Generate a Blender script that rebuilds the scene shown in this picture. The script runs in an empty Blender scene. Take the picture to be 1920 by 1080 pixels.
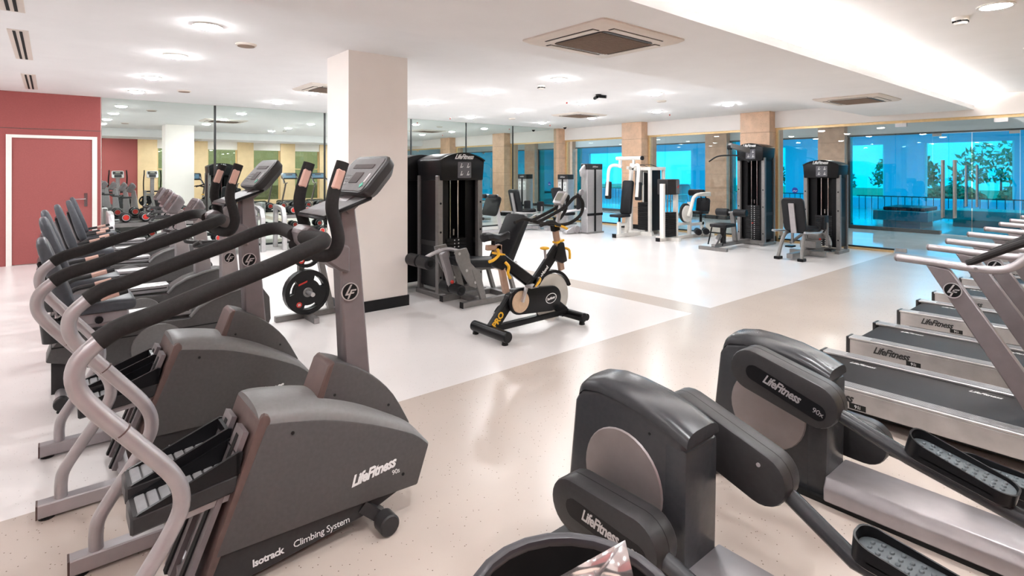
import bpy, bmesh, math, random
from mathutils import Vector, Matrix
random.seed(7)
sc = bpy.context.scene
C = sc.collection
R = math.radians

# ------------------------------------------------------------------ camera
# level camera with a vertical lens shift; X runs to the glass wall, Y to the mirror wall
CAM_H, FOC, HORIZON, YAW = 1.55, 1030.0, 320.0, 50.0
cd = bpy.data.cameras.new('camera'); cam = bpy.data.objects.new('camera', cd); C.objects.link(cam)
cd.sensor_width = 36.0; cd.lens = 36.0 * FOC / 1920.0
cd.shift_y = -(540.0 - HORIZON) / 1920.0
cd.clip_start = 0.05; cd.clip_end = 200
cam.location = (0, 0, CAM_H)
cam.rotation_euler = (R(90), 0, R(YAW - 90))
sc.camera = cam

# ------------------------------------------------------------------ world, exposure
w = bpy.data.worlds.new('sky'); sc.world = w; w.use_nodes = True
bg = w.node_tree.nodes['Background']; bg.inputs[0].default_value = (0.80, 0.92, 1.0, 1); bg.inputs[1].default_value = 1.15
vs = sc.view_settings; vs.view_transform = 'Standard'; vs.look = 'None'; vs.gamma = 1.0; vs.use_curve_mapping = False
vs.exposure = 1.30
DOWNLIGHT, NEAR_LIGHT, COVE, CORRIDOR_LIGHT, POOL_LIGHT = 94.0, 118.0, 44.0, 95.0, 150.0

# ------------------------------------------------------------------ materials
def lin(c):
    return tuple(((v / 255.0) / 12.92 if v <= 10 else (((v / 255.0) + 0.055) / 1.055) ** 2.4) for v in c)
def M(name, rgb, rough=0.5, metal=0.0, var=0.08, scale=25.0, bump=0.0, bscale=200.0, coat=0.0, spec=0.5, speck=None):
    m = bpy.data.materials.new(name); m.use_nodes = True
    nt = m.node_tree; b = nt.nodes['Principled BSDF']
    l = lin(rgb)
    tc = nt.nodes.new('ShaderNodeTexCoord')
    n = nt.nodes.new('ShaderNodeTexNoise'); n.inputs['Scale'].default_value = scale; n.inputs['Detail'].default_value = 4
    nt.links.new(tc.outputs['Object'], n.inputs['Vector'])
    r = nt.nodes.new('ShaderNodeValToRGB')
    r.color_ramp.elements[0].position = 0.3; r.color_ramp.elements[1].position = 0.7
    r.color_ramp.elements[0].color = tuple(v * (1 - var) for v in l) + (1,)
    r.color_ramp.elements[1].color = tuple(min(1, v * (1 + var)) for v in l) + (1,)
    nt.links.new(n.outputs['Fac'], r.inputs['Fac'])
    out = r.outputs['Color']
    if speck:
        v = nt.nodes.new('ShaderNodeTexVoronoi'); v.inputs['Scale'].default_value = speck[0]
        nt.links.new(tc.outputs['Object'], v.inputs['Vector'])
        lt = nt.nodes.new('ShaderNodeMath'); lt.operation = 'LESS_THAN'; lt.inputs[1].default_value = speck[1]
        nt.links.new(v.outputs['Distance'], lt.inputs[0])
        mx = nt.nodes.new('ShaderNodeMix'); mx.data_type = 'RGBA'
        mx.inputs['B'].default_value = lin(speck[2]) + (1,)
        nt.links.new(lt.outputs[0], mx.inputs['Factor']); nt.links.new(out, mx.inputs['A'])
        out = mx.outputs['Result']
    nt.links.new(out, b.inputs['Base Color'])
    b.inputs['Roughness'].default_value = rough; b.inputs['Metallic'].default_value = metal
    b.inputs['Coat Weight'].default_value = coat; b.inputs['Specular IOR Level'].default_value = spec
    if bump:
        n2 = nt.nodes.new('ShaderNodeTexNoise'); n2.inputs['Scale'].default_value = bscale
        nt.links.new(tc.outputs['Object'], n2.inputs['Vector'])
        bp = nt.nodes.new('ShaderNodeBump'); bp.inputs['Strength'].default_value = bump; bp.inputs['Distance'].default_value = 0.002
        nt.links.new(n2.outputs['Fac'], bp.inputs['Height']); nt.links.new(bp.outputs['Normal'], b.inputs['Normal'])
    return m
def emat(name, rgb, s):
    m = bpy.data.materials.new(name); m.use_nodes = True; nt = m.node_tree; nt.nodes.clear()
    o = nt.nodes.new('ShaderNodeOutputMaterial'); e = nt.nodes.new('ShaderNodeEmission')
    e.inputs[0].default_value = tuple(rgb) + (1,); e.inputs[1].default_value = s
    nt.links.new(e.outputs[0], o.inputs[0]); return m
def gmat(name, rgb, refl=0.05, edge=0.6):
    # thin pane: tinted transmission with a reflection that grows at grazing angles
    m = bpy.data.materials.new(name); m.use_nodes = True; nt = m.node_tree; nt.nodes.clear()
    o = nt.nodes.new('ShaderNodeOutputMaterial'); t = nt.nodes.new('ShaderNodeBsdfTransparent')
    t.inputs[0].default_value = tuple(rgb) + (1,)
    g = nt.nodes.new('ShaderNodeBsdfGlossy'); g.inputs['Roughness'].default_value = 0.0
    lw = nt.nodes.new('ShaderNodeLayerWeight'); p = nt.nodes.new('ShaderNodeMath'); p.operation = 'POWER'; p.inputs[1].default_value = 5
    ma = nt.nodes.new('ShaderNodeMath'); ma.operation = 'MULTIPLY_ADD'; ma.inputs[1].default_value = edge; ma.inputs[2].default_value = refl
    mx = nt.nodes.new('ShaderNodeMixShader')
    nt.links.new(lw.outputs['Facing'], p.inputs[0]); nt.links.new(p.outputs[0], ma.inputs[0]); nt.links.new(ma.outputs[0], mx.inputs[0])
    nt.links.new(t.outputs[0], mx.inputs[1]); nt.links.new(g.outputs[0], mx.inputs[2]); nt.links.new(mx.outputs[0], o.inputs[0]); return m

m_ceil = M('ceiling_paint', (246, 245, 245), 0.9, var=0.015, scale=3)
m_white = M('white_wall_paint', (242, 236, 232), 0.85, var=0.015, scale=3)
m_pink = M('pillar_paint', (250, 242, 236), 0.8, var=0.02, scale=3)
m_red = M('brick_red_paint', (158, 86, 84), 0.75, var=0.05, scale=60, spec=0.25)
m_reddoor = M('brick_red_door', (160, 90, 88), 0.6, var=0.05, scale=60, spec=0.25)
m_beige = M('beige_vinyl', (197, 184, 174), 0.26, var=0.04, scale=1.3, speck=(38, 0.10, (120, 105, 92)))
m_pale = M('pale_vinyl', (232, 227, 225), 0.26, var=0.035, scale=1.1, speck=(38, 0.08, (168, 158, 150)))
m_stone = M('beige_stone', (216, 178, 148), 0.35, var=0.12, scale=6, speck=(22, 0.12, (168, 128, 100)))
m_stone2 = M('brown_stone', (190, 152, 128), 0.35, var=0.12, scale=6, speck=(22, 0.12, (140, 104, 82)))
m_grout = M('stone_joint', (150, 122, 104), 0.9)
m_cream = M('cream_cladding', (228, 200, 158), 0.5, var=0.06, scale=4)
m_skirt = M('black_skirting', (30, 30, 32), 0.35, spec=0.2)
m_gold = M('gold_frame', (222, 190, 140), 0.35, 0.35)
m_sill = M('dark_sill', (40, 46, 46), 0.4)
m_mirror = M('mirror', (222, 232, 228), 0.0, 1.0, var=0.0)
m_joint = M('mirror_joint', (34, 40, 42), 0.3)
m_glass = gmat('clear_glass', (0.95, 0.985, 0.98), 0.035, 0.5)
m_blue = gmat('blue_glass', (0.008, 0.66, 0.87), 0.02, 0.4)
m_pane = gmat('window_pane', (0.95, 0.98, 1.0), 0.03, 0.5)
m_olive = gmat('olive_tinted_glass', (0.42, 0.42, 0.28), 0.10, 0.5)
m_polish = M('polished_floor', (214, 208, 202), 0.07, var=0.06, scale=2)
m_conc = M('grey_stone', (150, 146, 136), 0.7, var=0.1, scale=20)
m_graywall = M('grey_corridor_paint', (196, 200, 202), 0.8, var=0.02)
m_poolwall = M('pool_wall_paint', (180, 195, 215), 0.8, var=0.03)
m_steel = M('brushed_steel', (178, 176, 176), 0.28, 0.9)
m_chrome = M('chrome', (215, 215, 218), 0.12, 1.0, var=0.02)

m_sil = M('silver_paint', (170, 165, 167), 0.36, 0.5, var=0.06, scale=14)
m_mast = M('mauve_silver_paint', (122, 115, 117), 0.42, 0.35, var=0.06, scale=18)
m_sil2 = M('bright_silver', (198, 196, 198), 0.32, 0.6, var=0.05)
m_alu = M('aluminium', (186, 184, 184), 0.36, 0.7, var=0.12, scale=9)
m_body = M('charcoal_shell', (82, 80, 80), 0.45, var=0.07, scale=60, bump=0.15, bscale=900, spec=0.25)
m_crown = M('grey_shell', (122, 121, 121), 0.40, var=0.05, scale=60, bump=0.1, bscale=900, spec=0.35)
m_dark = M('dark_shell', (50, 49, 50), 0.36, var=0.08, scale=50, bump=0.1, bscale=900, spec=0.28)
m_hous = M('slate_shell', (54, 55, 58), 0.24, var=0.06, scale=50, bump=0.08, bscale=900, spec=0.4)
m_brown = M('bronze_frame', (98, 80, 76), 0.45, 0.3, var=0.1, scale=20)
m_copper = M('copper_sensor', (206, 168, 154), 0.4, 0.2)
m_foam = M('black_foam', (40, 38, 38), 0.75, var=0.12, scale=80, bump=0.3, bscale=500, spec=0.2)
m_rub = M('black_rubber', (30, 30, 30), 0.6, var=0.1, spec=0.2)
m_blk = M('black_gloss', (24, 24, 26), 0.3, spec=0.2)
m_pad = M('black_vinyl', (34, 34, 37), 0.42, var=0.1, scale=30, spec=0.22)
m_seat = M('slate_vinyl', (72, 74, 80), 0.4, var=0.1, scale=30, spec=0.35)
m_belt = M('treadmill_belt', (30, 26, 27), 0.46, var=0.22, scale=5, bump=0.2, bscale=700, spec=0.12)
m_tread = M('grey_tread', (138, 138, 140), 0.5, var=0.1)
m_pedal = M('pedal_rubber', (84, 92, 96), 0.55, var=0.1)
m_disc = M('satin_disc', (146, 138, 138), 0.45, 0.5, var=0.1, scale=8)
m_plate = M('iron_plate', (30, 30, 32), 0.4, spec=0.25)
m_redp = M('red_enamel', (206, 52, 42), 0.4)
m_yel = M('yellow_plastic', (236, 178, 34), 0.4)
m_tan = M('tan_post', (170, 140, 122), 0.4, 0.3)
m_wht = M('white_powder', (238, 234, 228), 0.4, var=0.02)
m_ink = M('white_print', (232, 232, 232), 0.6, var=0.0)
m_inkd = M('black_print', (30, 30, 30), 0.6, var=0.0)
m_scr = M('dark_display', (64, 50, 48), 0.6)
m_lcd = M('lcd_display', (150, 152, 140), 0.3)
m_graf = M('grey_steel', (134, 131, 130), 0.4, 0.4)
m_mesh = M('dark_mesh', (58, 58, 60), 0.6, var=0.3, scale=300, spec=0.2)
m_grille = M('brown_grille', (150, 128, 112), 0.7)
m_acw = M('ivory_plastic', (226, 216, 206), 0.5, var=0.02)
m_slot = M('slot_black', (22, 22, 22), 0.9)
m_green = M('green_print', (70, 190, 160), 0.5)
m_leaf = M('foliage', (96, 140, 92), 0.8, var=0.4, scale=3)
m_grass = M('lawn', (128, 160, 108), 0.9, var=0.3, scale=2)
m_cane = M('cane_weave', (200, 196, 186), 0.7, var=0.2, scale=60)
m_foil = M('silver_foil', (225, 220, 220), 0.15, 0.8)
m_paper = M('paper', (225, 205, 190), 0.8)
m_bin = M('bin_plastic', (52, 50, 54), 0.32, spec=0.35)
m_black_in = M('bin_inside', (22, 22, 23), 0.8, spec=0.1)

# ------------------------------------------------------------------ mesh helpers
def catmull(pts, n=5):
    P = [Vector(p) for p in pts]; out = []
    for i in range(len(P) - 1):
        a = P[max(i - 1, 0)]; b = P[i]; c = P[i + 1]; d = P[min(i + 2, len(P) - 1)]
        for k in range(n):
            t = k / n
            out.append(0.5 * ((2 * b) + (c - a) * t + (2 * a - 5 * b + 4 * c - d) * t * t + (3 * b - a - 3 * c + d) * t ** 3))
    out.append(P[-1]); return out
def rrect(w, h, r, n=4, cx=0, cy=0):
    pts = []
    for (sx, sy, a0) in ((1, 1, 0), (-1, 1, 90), (-1, -1, 180), (1, -1, 270)):
        for k in range(n + 1):
            a = R(a0 + 90 * k / n)
            pts.append((cx + sx * (w / 2 - r) + r * math.cos(a), cy + sy * (h / 2 - r) + r * math.sin(a)))
    return pts
def stadium(a, b, r, n=10):
    ax, ay = a; bx, by = b; t = math.atan2(by - ay, bx - ax); pts = []
    for k in range(n + 1):
        q = t + math.pi / 2 + math.pi * k / n; pts.append((ax + r * math.cos(q), ay + r * math.sin(q)))
    for k in range(n + 1):
        q = t - math.pi / 2 + math.pi * k / n; pts.append((bx + r * math.cos(q), by + r * math.sin(q)))
    return pts
class MB:
    def __init__(s, T=None): s.bm = bmesh.new(); s.T = T
    def _v(s, co): return s.bm.verts.new((s.T @ Vector(co)) if s.T else co)
    def poly(s, pts): return s.bm.faces.new([s._v(p) for p in pts])
    def loft(s, secs, cap=True, closed=True):
        rows = [[s._v(p) for p in q] for q in secs]; n = len(rows[0])
        for a, b in zip(rows, rows[1:]):
            for i in range(n if closed else n - 1):
                j = (i + 1) % n
                try: s.bm.faces.new((a[i], a[j], b[j], b[i]))
                except ValueError: pass
        if cap:
            s.bm.faces.new(rows[0][::-1]); s.bm.faces.new(rows[-1])
        return s
    def box(s, x0, x1, y0, y1, z0, z1):
        return s.loft([[(x0, y0, z0), (x1, y0, z0), (x1, y1, z0), (x0, y1, z0)], [(x0, y0, z1), (x1, y0, z1), (x1, y1, z1), (x0, y1, z1)]])
    def prism(s, pts, lo, hi, plane='xz'):
        f = {'xz': lambda a, b, t: (a, t, b), 'xy': lambda a, b, t: (a, b, t), 'yz': lambda a, b, t: (t, a, b)}[plane]
        return s.loft([[f(a, b, lo) for a, b in pts], [f(a, b, hi) for a, b in pts]])
    def cyl(s, p0, p1, r, r2=None, n=16):
        return s.tube([p0, p1], r, n, r2)
    def tube(s, path, r, n=10, r2=None, cap=True):
        P = [Vector(p) for p in path]; secs = []; up = None
        for i, p in enumerate(P):
            t = (P[min(i + 1, len(P) - 1)] - P[max(i - 1, 0)]).normalized()
            if up is None:
                up = t.orthogonal().normalized()
            else:
                up = (up - t * up.dot(t)); up = up.normalized() if up.length > 1e-6 else t.orthogonal().normalized()
            bn = t.cross(up); rr = r if r2 is None else r + (r2 - r) * i / (len(P) - 1)
            secs.append([tuple(p + (up * math.cos(2 * math.pi * k / n) + bn * math.sin(2 * math.pi * k / n)) * rr) for k in range(n)])
        return s.loft(secs, cap)
    def curve(s, pts, r, n=10, sub=5): return s.tube(catmull(pts, sub), r, n)
    def bar(s, p0, p1, w, h, up=(0, 0, 1)):
        a, b = Vector(p0), Vector(p1); t = (b - a).normalized(); u = Vector(up); sd = t.cross(u).normalized(); u = sd.cross(t).normalized()
        q = [(sd * i * w / 2 + u * j * h / 2) for i, j in ((-1, -1), (1, -1), (1, 1), (-1, 1))]
        return s.loft([[tuple(a + k) for k in q], [tuple(b + k) for k in q]])
    def lathe(s, prof, c=(0, 0, 0), ax='z', n=20, cap=True):
        f = {'z': lambda r, a, h: (c[0] + r * math.cos(a), c[1] + r * math.sin(a), c[2] + h),
             'y': lambda r, a, h: (c[0] + r * math.cos(a), c[1] + h, c[2] + r * math.sin(a)),
             'x': lambda r, a, h: (c[0] + h, c[1] + r * math.cos(a), c[2] + r * math.sin(a))}[ax]
        return s.loft([[f(max(r, 1e-4), 2 * math.pi * k / n, h) for k in range(n)] for r, h in prof], cap)
    def ball(s, c, r, n=12, m=7):
        rx, ry, rz = (r, r, r) if not isinstance(r, tuple) else r
        return s.loft([[(c[0] + rx * math.sin(math.pi * i / m) * math.cos(2 * math.pi * k / n), c[1] + ry * math.sin(math.pi * i / m) * math.sin(2 * math.pi * k / n), c[2] - rz * math.cos(math.pi * i / m)) for k in range(n)] for i in [0.05] + list(range(1, m)) + [m - 0.05]])
    def bevel(s, wd, seg=2):
        bmesh.ops.remove_doubles(s.bm, verts=s.bm.verts, dist=1e-5); bmesh.ops.recalc_face_normals(s.bm, faces=s.bm.faces)
        es = [e for e in s.bm.edges if len(e.link_faces) == 2 and e.calc_face_angle(0) > R(30)]
        bmesh.ops.bevel(s.bm, geom=es, offset=wd, segments=seg, affect='EDGES', profile=0.5, clamp_overlap=True); return s
    def build(s, name, mat, parent=None, loc=None, ang=35):
        bmesh.ops.recalc_face_normals(s.bm, faces=s.bm.faces)
        me = bpy.data.meshes.new(name); s.bm.to_mesh(me); s.bm.free()
        for p in me.polygons: p.use_smooth = True
        me.set_sharp_from_angle(angle=R(ang)); me.materials.append(mat)
        o = bpy.data.objects.new(name, me); C.objects.link(o); o.parent = parent
        if loc: o.location = loc
        return o
def thing(name, label, cat, loc=(0, 0, 0), rz=0, group=None):
    o = bpy.data.objects.new(name, None); C.objects.link(o); o.empty_display_size = 0.1
    o.location = loc; o.rotation_euler = (0, 0, R(rz)); o['label'] = label; o['category'] = cat
    if group: o['group'] = group
    return o
def tag(o, label, cat, group=None):
    o['label'] = label; o['category'] = cat
    if group: o['group'] = group
    return o
def struct(o, label=None):
    o['kind'] = 'structure'
    if label: o['label'] = label
    return o
def copy_tree(o, parent=None):
    c = o.copy(); C.objects.link(c); c.parent = parent
    for ch in o.children: copy_tree(ch, c)
    return c
def dup(o, loc, rz=0, label=None, group=None):
    c = copy_tree(o); c.location = loc; c.rotation_euler = (0, 0, R(rz))
    if label: c['label'] = label
    if group: c['group'] = group
    return c
def frame(o, right, up):
    r = Vector(right).normalized(); u = Vector(up); n = r.cross(u).normalized(); u = n.cross(r).normalized()
    return Matrix(((r.x, u.x, n.x, o[0]), (r.y, u.y, n.y, o[1]), (r.z, u.z, n.z, o[2]), (0, 0, 0, 1)))
_txt = {}
def text(s, size, mat, parent, origin, right, up=(0, 0, 1), shear=0.0, bold=0.0, squash=1.0, name='lettering', align='CENTER'):
    key = (s, size, shear, bold, squash, mat.name, align)
    if key not in _txt:
        cu = bpy.data.curves.new('txt', 'FONT'); cu.body = s; cu.size = size; cu.shear = shear; cu.offset = bold; cu.extrude = 0.0006
        cu.align_x = align; cu.resolution_u = 2; cu.space_character = 0.92
        to = bpy.data.objects.new('txt', cu); me = bpy.data.meshes.new_from_object(to); bpy.data.objects.remove(to)
        for v in me.vertices: v.co.x *= squash
        me.materials.clear(); me.materials.append(mat); _txt[key] = me
    o = bpy.data.objects.new(name, _txt[key]); C.objects.link(o); o.parent = parent; o.matrix_local = frame(origin, right, up); return o
def logo(parent, o, r, right=(1, 0, 0), up=(0, 0, 1)):
    # round badge: silver rim, dark field, slanted L and F strokes
    T = frame(o, right, up)
    d = MB(T).lathe([(r, 0), (r, 0.004)], n=24).build('badge', m_blk, parent)
    q = MB(T); q.loft([[(a * r * math.cos(t), a * r * math.sin(t), h) for a, h in ((1.0, 0.002), (1.0, 0.007), (0.88, 0.007), (0.88, 0.002))] for t in [2 * math.pi * k / 24 for k in range(25)]], cap=False)
    def st(pts): q.prism([(x * r, y * r) for x, y in pts], 0.003, 0.0065, 'xy')
    st([(0.05, 0.75), (0.25, 0.75), (-0.28, -0.2), (-0.5, -0.2)]); st([(-0.5, -0.2), (-0.28, -0.2), (0.1, -0.2), (0.02, -0.36), (-0.55, -0.36)])
    st([(0.12, 0.2), (-0.32, -0.78), (-0.12, -0.78), (0.3, 0.2)]); st([(0.12, 0.2), (0.75, 0.2), (0.68, 0.05), (0.1, 0.05)]); st([(0.02, -0.1), (0.5, -0.1), (0.42, -0.25), (-0.04, -0.25)])
    q.build('emblem', m_sil2, d); return d

# ================================================================== THE SETTING
YM, XG, XL, YB = 12.1, 12.25, -3.0, -1.8      # mirror wall, glass wall, left wall, wall behind the camera
ZC, ZB = 2.845, 2.60                            # ceiling, lower ceiling band
X2, X3 = 16.6, 26.0                             # second glass wall, far wall of the pool hall
S3 = 3.31                                       # edge between beige aisle and pale flooring

fl = MB(); fl.box(XL, XG, YB, S3, -0.08, 0); fl.box(5.32, 5.70, S3, YM, -0.08, 0)
floor = struct(fl.build('floor', m_beige), 'beige speckled vinyl floor aisle')
MB().box(XL, 5.32, S3, YM, -0.08, 0).build('floor_panel', m_pale, floor)
MB().box(5.70, XG, S3, YM, -0.08, 0).build('floor_panel', m_pale, floor)

# ceiling: two high fields and a lower band with a light cove along one side
ce = MB(); ce.box(XL, XG + 0.1, 3.70, YM, ZC, ZC + 0.1); ce.box(XL, XG + 0.1, YB, 3.72, ZC, ZC + 0.1)
ceiling = struct(ce.build('ceiling', m_ceil), 'white plaster ceiling')
b = MB(); b.box(XL, XG - 0.05, 2.13, 3.70, ZB, ZB + 0.05); b.box(XL, XG - 0.05, 2.36, 3.70, ZB + 0.05, ZC)
b.box(XL, XG - 0.05, 2.13, 2.15, ZB + 0.05, ZB + 0.075)
band = b.build('ceiling_band', m_ceil, ceiling)
for k in range(12):
    x0 = XL + 0.1 + k * (XG - XL - 0.3) / 12
    MB().box(x0, x0 + 1.2, 2.22, 2.26, ZB + 0.05, ZB + 0.065).build('cove_light_strip', emat('cove_led', (1.0, 0.97, 0.95), COVE) if k == 0 else bpy.data.materials['cove_led'], band)

# mirror wall with the red corner at its left end
wb = MB().box(XL, XG + 0.2, YM, YM + 0.15, 0, ZC).build('wall_back', m_white); struct(wb, 'wall faced with tall mirror panels')
rp = MB(); rp.box(XL, -0.56, YM - 0.03, YM, 0, ZC); rp.box(-0.56, 0.62, YM - 0.03, YM, 2.14, ZC); rp.box(0.62, 0.67, YM - 0.03, YM, 0, ZC)
rp.build('red_panel', m_red, wb)
MB().box(-0.75, 0.672, YM - 0.036, YM - 0.029, 2.24, 2.25).build('panel_joint', m_brown, wb)
xs = [0.67, 2.48, 4.68, 6.86, 8.53, 10.17, XG]
for a, b_ in zip(xs, xs[1:]):
    MB().box(a + 0.015, b_ - 0.015, YM - 0.012, YM - 0.002, 0.04, ZC - 0.005).build('mirror_panel', m_mirror, wb)
for x in xs[1:-1]:
    MB().box(x - 0.02, x + 0.02, YM - 0.02, YM - 0.001, 0.0, ZC - 0.01).build('joint_strip', m_joint, wb)
MB().box(0.68, XG, YM - 0.02, YM - 0.001, 0.0, 0.04).build('mirror_channel', m_joint, wb)

dr = MB().box(-0.49, 0.55, YM - 0.02, YM - 0.005, 0.01, 2.09).build('door_1', m_reddoor); struct(dr, 'brick red flush door with white frame')
f = MB(); f.box(-0.56, -0.49, YM - 0.05, YM - 0.004, 0, 2.14); f.box(0.55, 0.62, YM - 0.05, YM - 0.004, 0, 2.14); f.box(-0.49, 0.55, YM - 0.05, YM - 0.004, 2.09, 2.14)
f.build('door_frame', m_wht, dr)
h = MB(); h.box(0.44, 0.485, YM - 0.03, YM - 0.02, 0.93, 1.16); h.cyl((0.46, YM - 0.03, 1.06), (0.46, YM - 0.07, 1.06), 0.01); h.cyl((0.46, YM - 0.07, 1.06), (0.31, YM - 0.07, 1.06), 0.009); h.cyl((0.46, YM - 0.036, 0.97), (0.46, YM - 0.03, 0.97), 0.012)
h.build('door_handle', m_chrome, dr)

struct(MB().box(XL - 0.15, XL, YB, YM, 0, ZC).build('wall_left', m_white), 'plain white side wall')

# wall behind the camera: red end, cream clad columns with tall windows between
wf = struct(MB().box(XL, 2.6, YB - 0.15, YB, 0, ZC).build('wall_front', m_red), 'red and cream wall beside the running machines')
MB().box(2.6, XG, YB - 0.2, YB, 2.45, ZC).build('lintel', m_white, wf)
MB().box(2.6, XG, YB - 0.2, YB, 0, 0.25).build('window_plinth', m_cream, wf)
for k, x in enumerate((2.6, 4.4, 6.2, 8.0, 9.8, 11.6)):
    MB().box(x, x + 0.65, YB - 0.25, YB + 0.06, 0, ZC).build('cream_column', m_cream, wf)
    if k < 5:
        wn = MB().box(x + 0.65, x + 1.8, YB - 0.12, YB - 0.11, 0.25, 2.45).build('window_%d' % (k + 1), m_olive); struct(wn, 'tall olive tinted window between cream columns')
        q = MB(); q.box(x + 0.65, x + 0.70, YB - 0.14, YB - 0.09, 0.25, 2.45); q.box(x + 1.75, x + 1.8, YB - 0.14, YB - 0.09, 0.25, 2.45); q.box(x + 0.7, x + 1.75, YB - 0.14, YB - 0.09, 1.6, 1.64)
        q.build('window_frame', m_gold, wn)

# painted pillar in the room
pl = struct(MB().box(2.44, 3.15, 5.63, 6.22, 0, ZC).build('pillar', m_pink), 'white square pillar with black skirting')
q = MB(); q.box(2.425, 3.165, 5.615, 5.63, 0, 0.12); q.box(2.425, 3.165, 6.22, 6.235, 0, 0.12); q.box(2.425, 2.44, 5.63, 6.22, 0, 0.12); q.box(3.15, 3.165, 5.63, 6.22, 0, 0.12)
q.build('baseboard', m_skirt, pl)

# stone clad columns: joints are gaps between separate slabs
def stone_column(x0, x1, y0, y1, ztop, name, mat, rows=6):
    core = struct(MB().box(x0 + 0.02, x1, y0 + 0.02, y1 - 0.02, 0, ztop).build(name, m_grout), 'stone slab clad column in the glass wall')
    hz = (ztop - 0.12) / rows
    for k in range(rows):
        za, zb = 0.12 + k * hz + 0.003, 0.12 + (k + 1) * hz - 0.003
        for bx in ((x0, x0 + 0.018, y0, y1, za, zb), (x0 + 0.021, x1, y0, y0 + 0.018, za, zb), (x0 + 0.021, x1, y1 - 0.018, y1, za, zb)):
            j = random.uniform(0, 0.0015)
            MB().box(bx[0] - (j if bx[1] - bx[0] < 0.05 else 0), *bx[1:]).build('stone_slab', mat, core)
    q = MB(); q.box(x0 - 0.012, x0, y0 - 0.012, y1 + 0.012, 0, 0.11); q.box(x0, x1, y0 - 0.012, y0, 0, 0.11); q.box(x0, x1, y1, y1 + 0.012, 0, 0.11)
    q.build('baseboard', m_skirt, core); return core
stone_column(11.92, 12.42, 5.53, 6.19, ZC, 'stone_column', m_stone)
stone_column(11.92, 12.42, 8.90, 9.55, ZC, 'stone_column', m_stone)
stone_column(11.92, 12.42, 11.98, YM, ZC, 'stone_column', m_stone)
stone_column(16.35, 16.95, 5.57, 6.24, 2.75, 'stone_column', m_stone2)
stone_column(16.35, 16.95, 8.94, 9.68, 2.75, 'stone_column', m_stone2)
stone_column(16.35, 16.95, 12.3, 12.95, 2.75, 'stone_column', m_stone2)
stone_column(16.35, 16.95, 15.65, 16.3, 2.75, 'stone_column', m_stone2)
for yy in (5.57, 8.94, 12.2): MB().box(12.42, 12.60, yy - 0.03, yy + 0.55, 0, 2.49).build('trim_pier', m_stone2, None)
for k, o in enumerate([o for o in bpy.data.objects if o.name.startswith('trim_pier')]): o.name = 'trim_%d' % (k + 1); struct(o, 'brown stone pier behind the gold frame')

# glass wall
bays = [(9.55, 11.98), (6.19, 8.90), (-1.8, 5.53)]
wr = MB()
for y0, y1 in bays: wr.box(XG - 0.07, XG + 0.13, y0, y1, 2.49, ZC)
wr = struct(wr.build('wall_right', m_white), 'white beam above the glass wall')
def gframe(x, y0, y1, top, bottom=True):
    q = MB(); q.box(x - 0.03, x + 0.03, y0, y1, top - 0.05, top); q.box(x - 0.03, x + 0.03, y0, y0 + 0.05, 0, top - 0.05); q.box(x - 0.03, x + 0.03, y1 - 0.05, y1, 0, top - 0.05)
    if bottom: q.box(x - 0.05, x + 0.03, y0 + 0.05 if bottom is True else bottom, y1 - 0.05, 0, 0.04)
    q.build('gold_frame', m_gold, wr)
gframe(XG, 9.55, 11.98, 2.49); gframe(XG, 6.19, 8.90, 2.49); gframe(XG, -1.75, 5.53, 2.49, 3.32)
def pane(y0, y1, z0, z1, x=XG, mat=m_glass, name='glass_pane', parent=None): return MB().box(x - 0.005, x + 0.005, y0, y1, z0, z1).build(name, mat, parent or wr)
for y0, y1 in ((9.61, 10.75), (10.755, 11.92), (6.25, 7.52), (7.525, 8.84), (3.305, 5.47), (-1.7, 0.1)): pane(y0, y1, 0.045, 2.435)
q = MB()
for y0, y1 in ((9.6, 11.93), (6.24, 8.85), (3.32, 5.48)): q.box(XG - 0.015, XG + 0.015, y0, y1, 0.04, 0.07)
q.build('sill', m_sill, wr)
def glass_door(n, x, y0, y1, hy, label, parent_mat=m_glass, top=2.43, zh=(0.71, 1.74)):
    d = struct(MB().box(x - 0.006, x + 0.006, y0 + 0.004, y1 - 0.004, 0.012, top).build('door_%d' % n, parent_mat), label)
    hg = y1 if abs(hy - y0) < abs(hy - y1) else y0; s = -1 if hg == y1 else 1
    for z0, z1, nm in ((top - 0.06, top + 0.01, 'top_patch'), (0.012, 0.09, 'floor_patch')):
        MB().box(x - 0.02, x + 0.02, min(hg, hg + s * 0.18), max(hg, hg + s * 0.18), z0, z1).build(nm, m_steel, d)
    q = MB()
    for sx in (-1, 1):
        q.cyl((x + sx * 0.05, hy, zh[0]), (x + sx * 0.05, hy, zh[1]), 0.019, n=12)
        for z in (zh[0] + 0.12, zh[1] - 0.12): q.cyl((x, hy, z), (x + sx * 0.05, hy, z), 0.01, n=8)
    q.build('door_handle', m_steel, d); return d
glass_door(2, XG, 2.495, 3.30, 2.58, 'frameless glass door hung beside the long fixed pane')
glass_door(3, XG, 1.70, 2.495, 2.41, 'frameless glass door next to the other leaf')
pane(0.105, 1.70, 0.012, 2.43)

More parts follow.
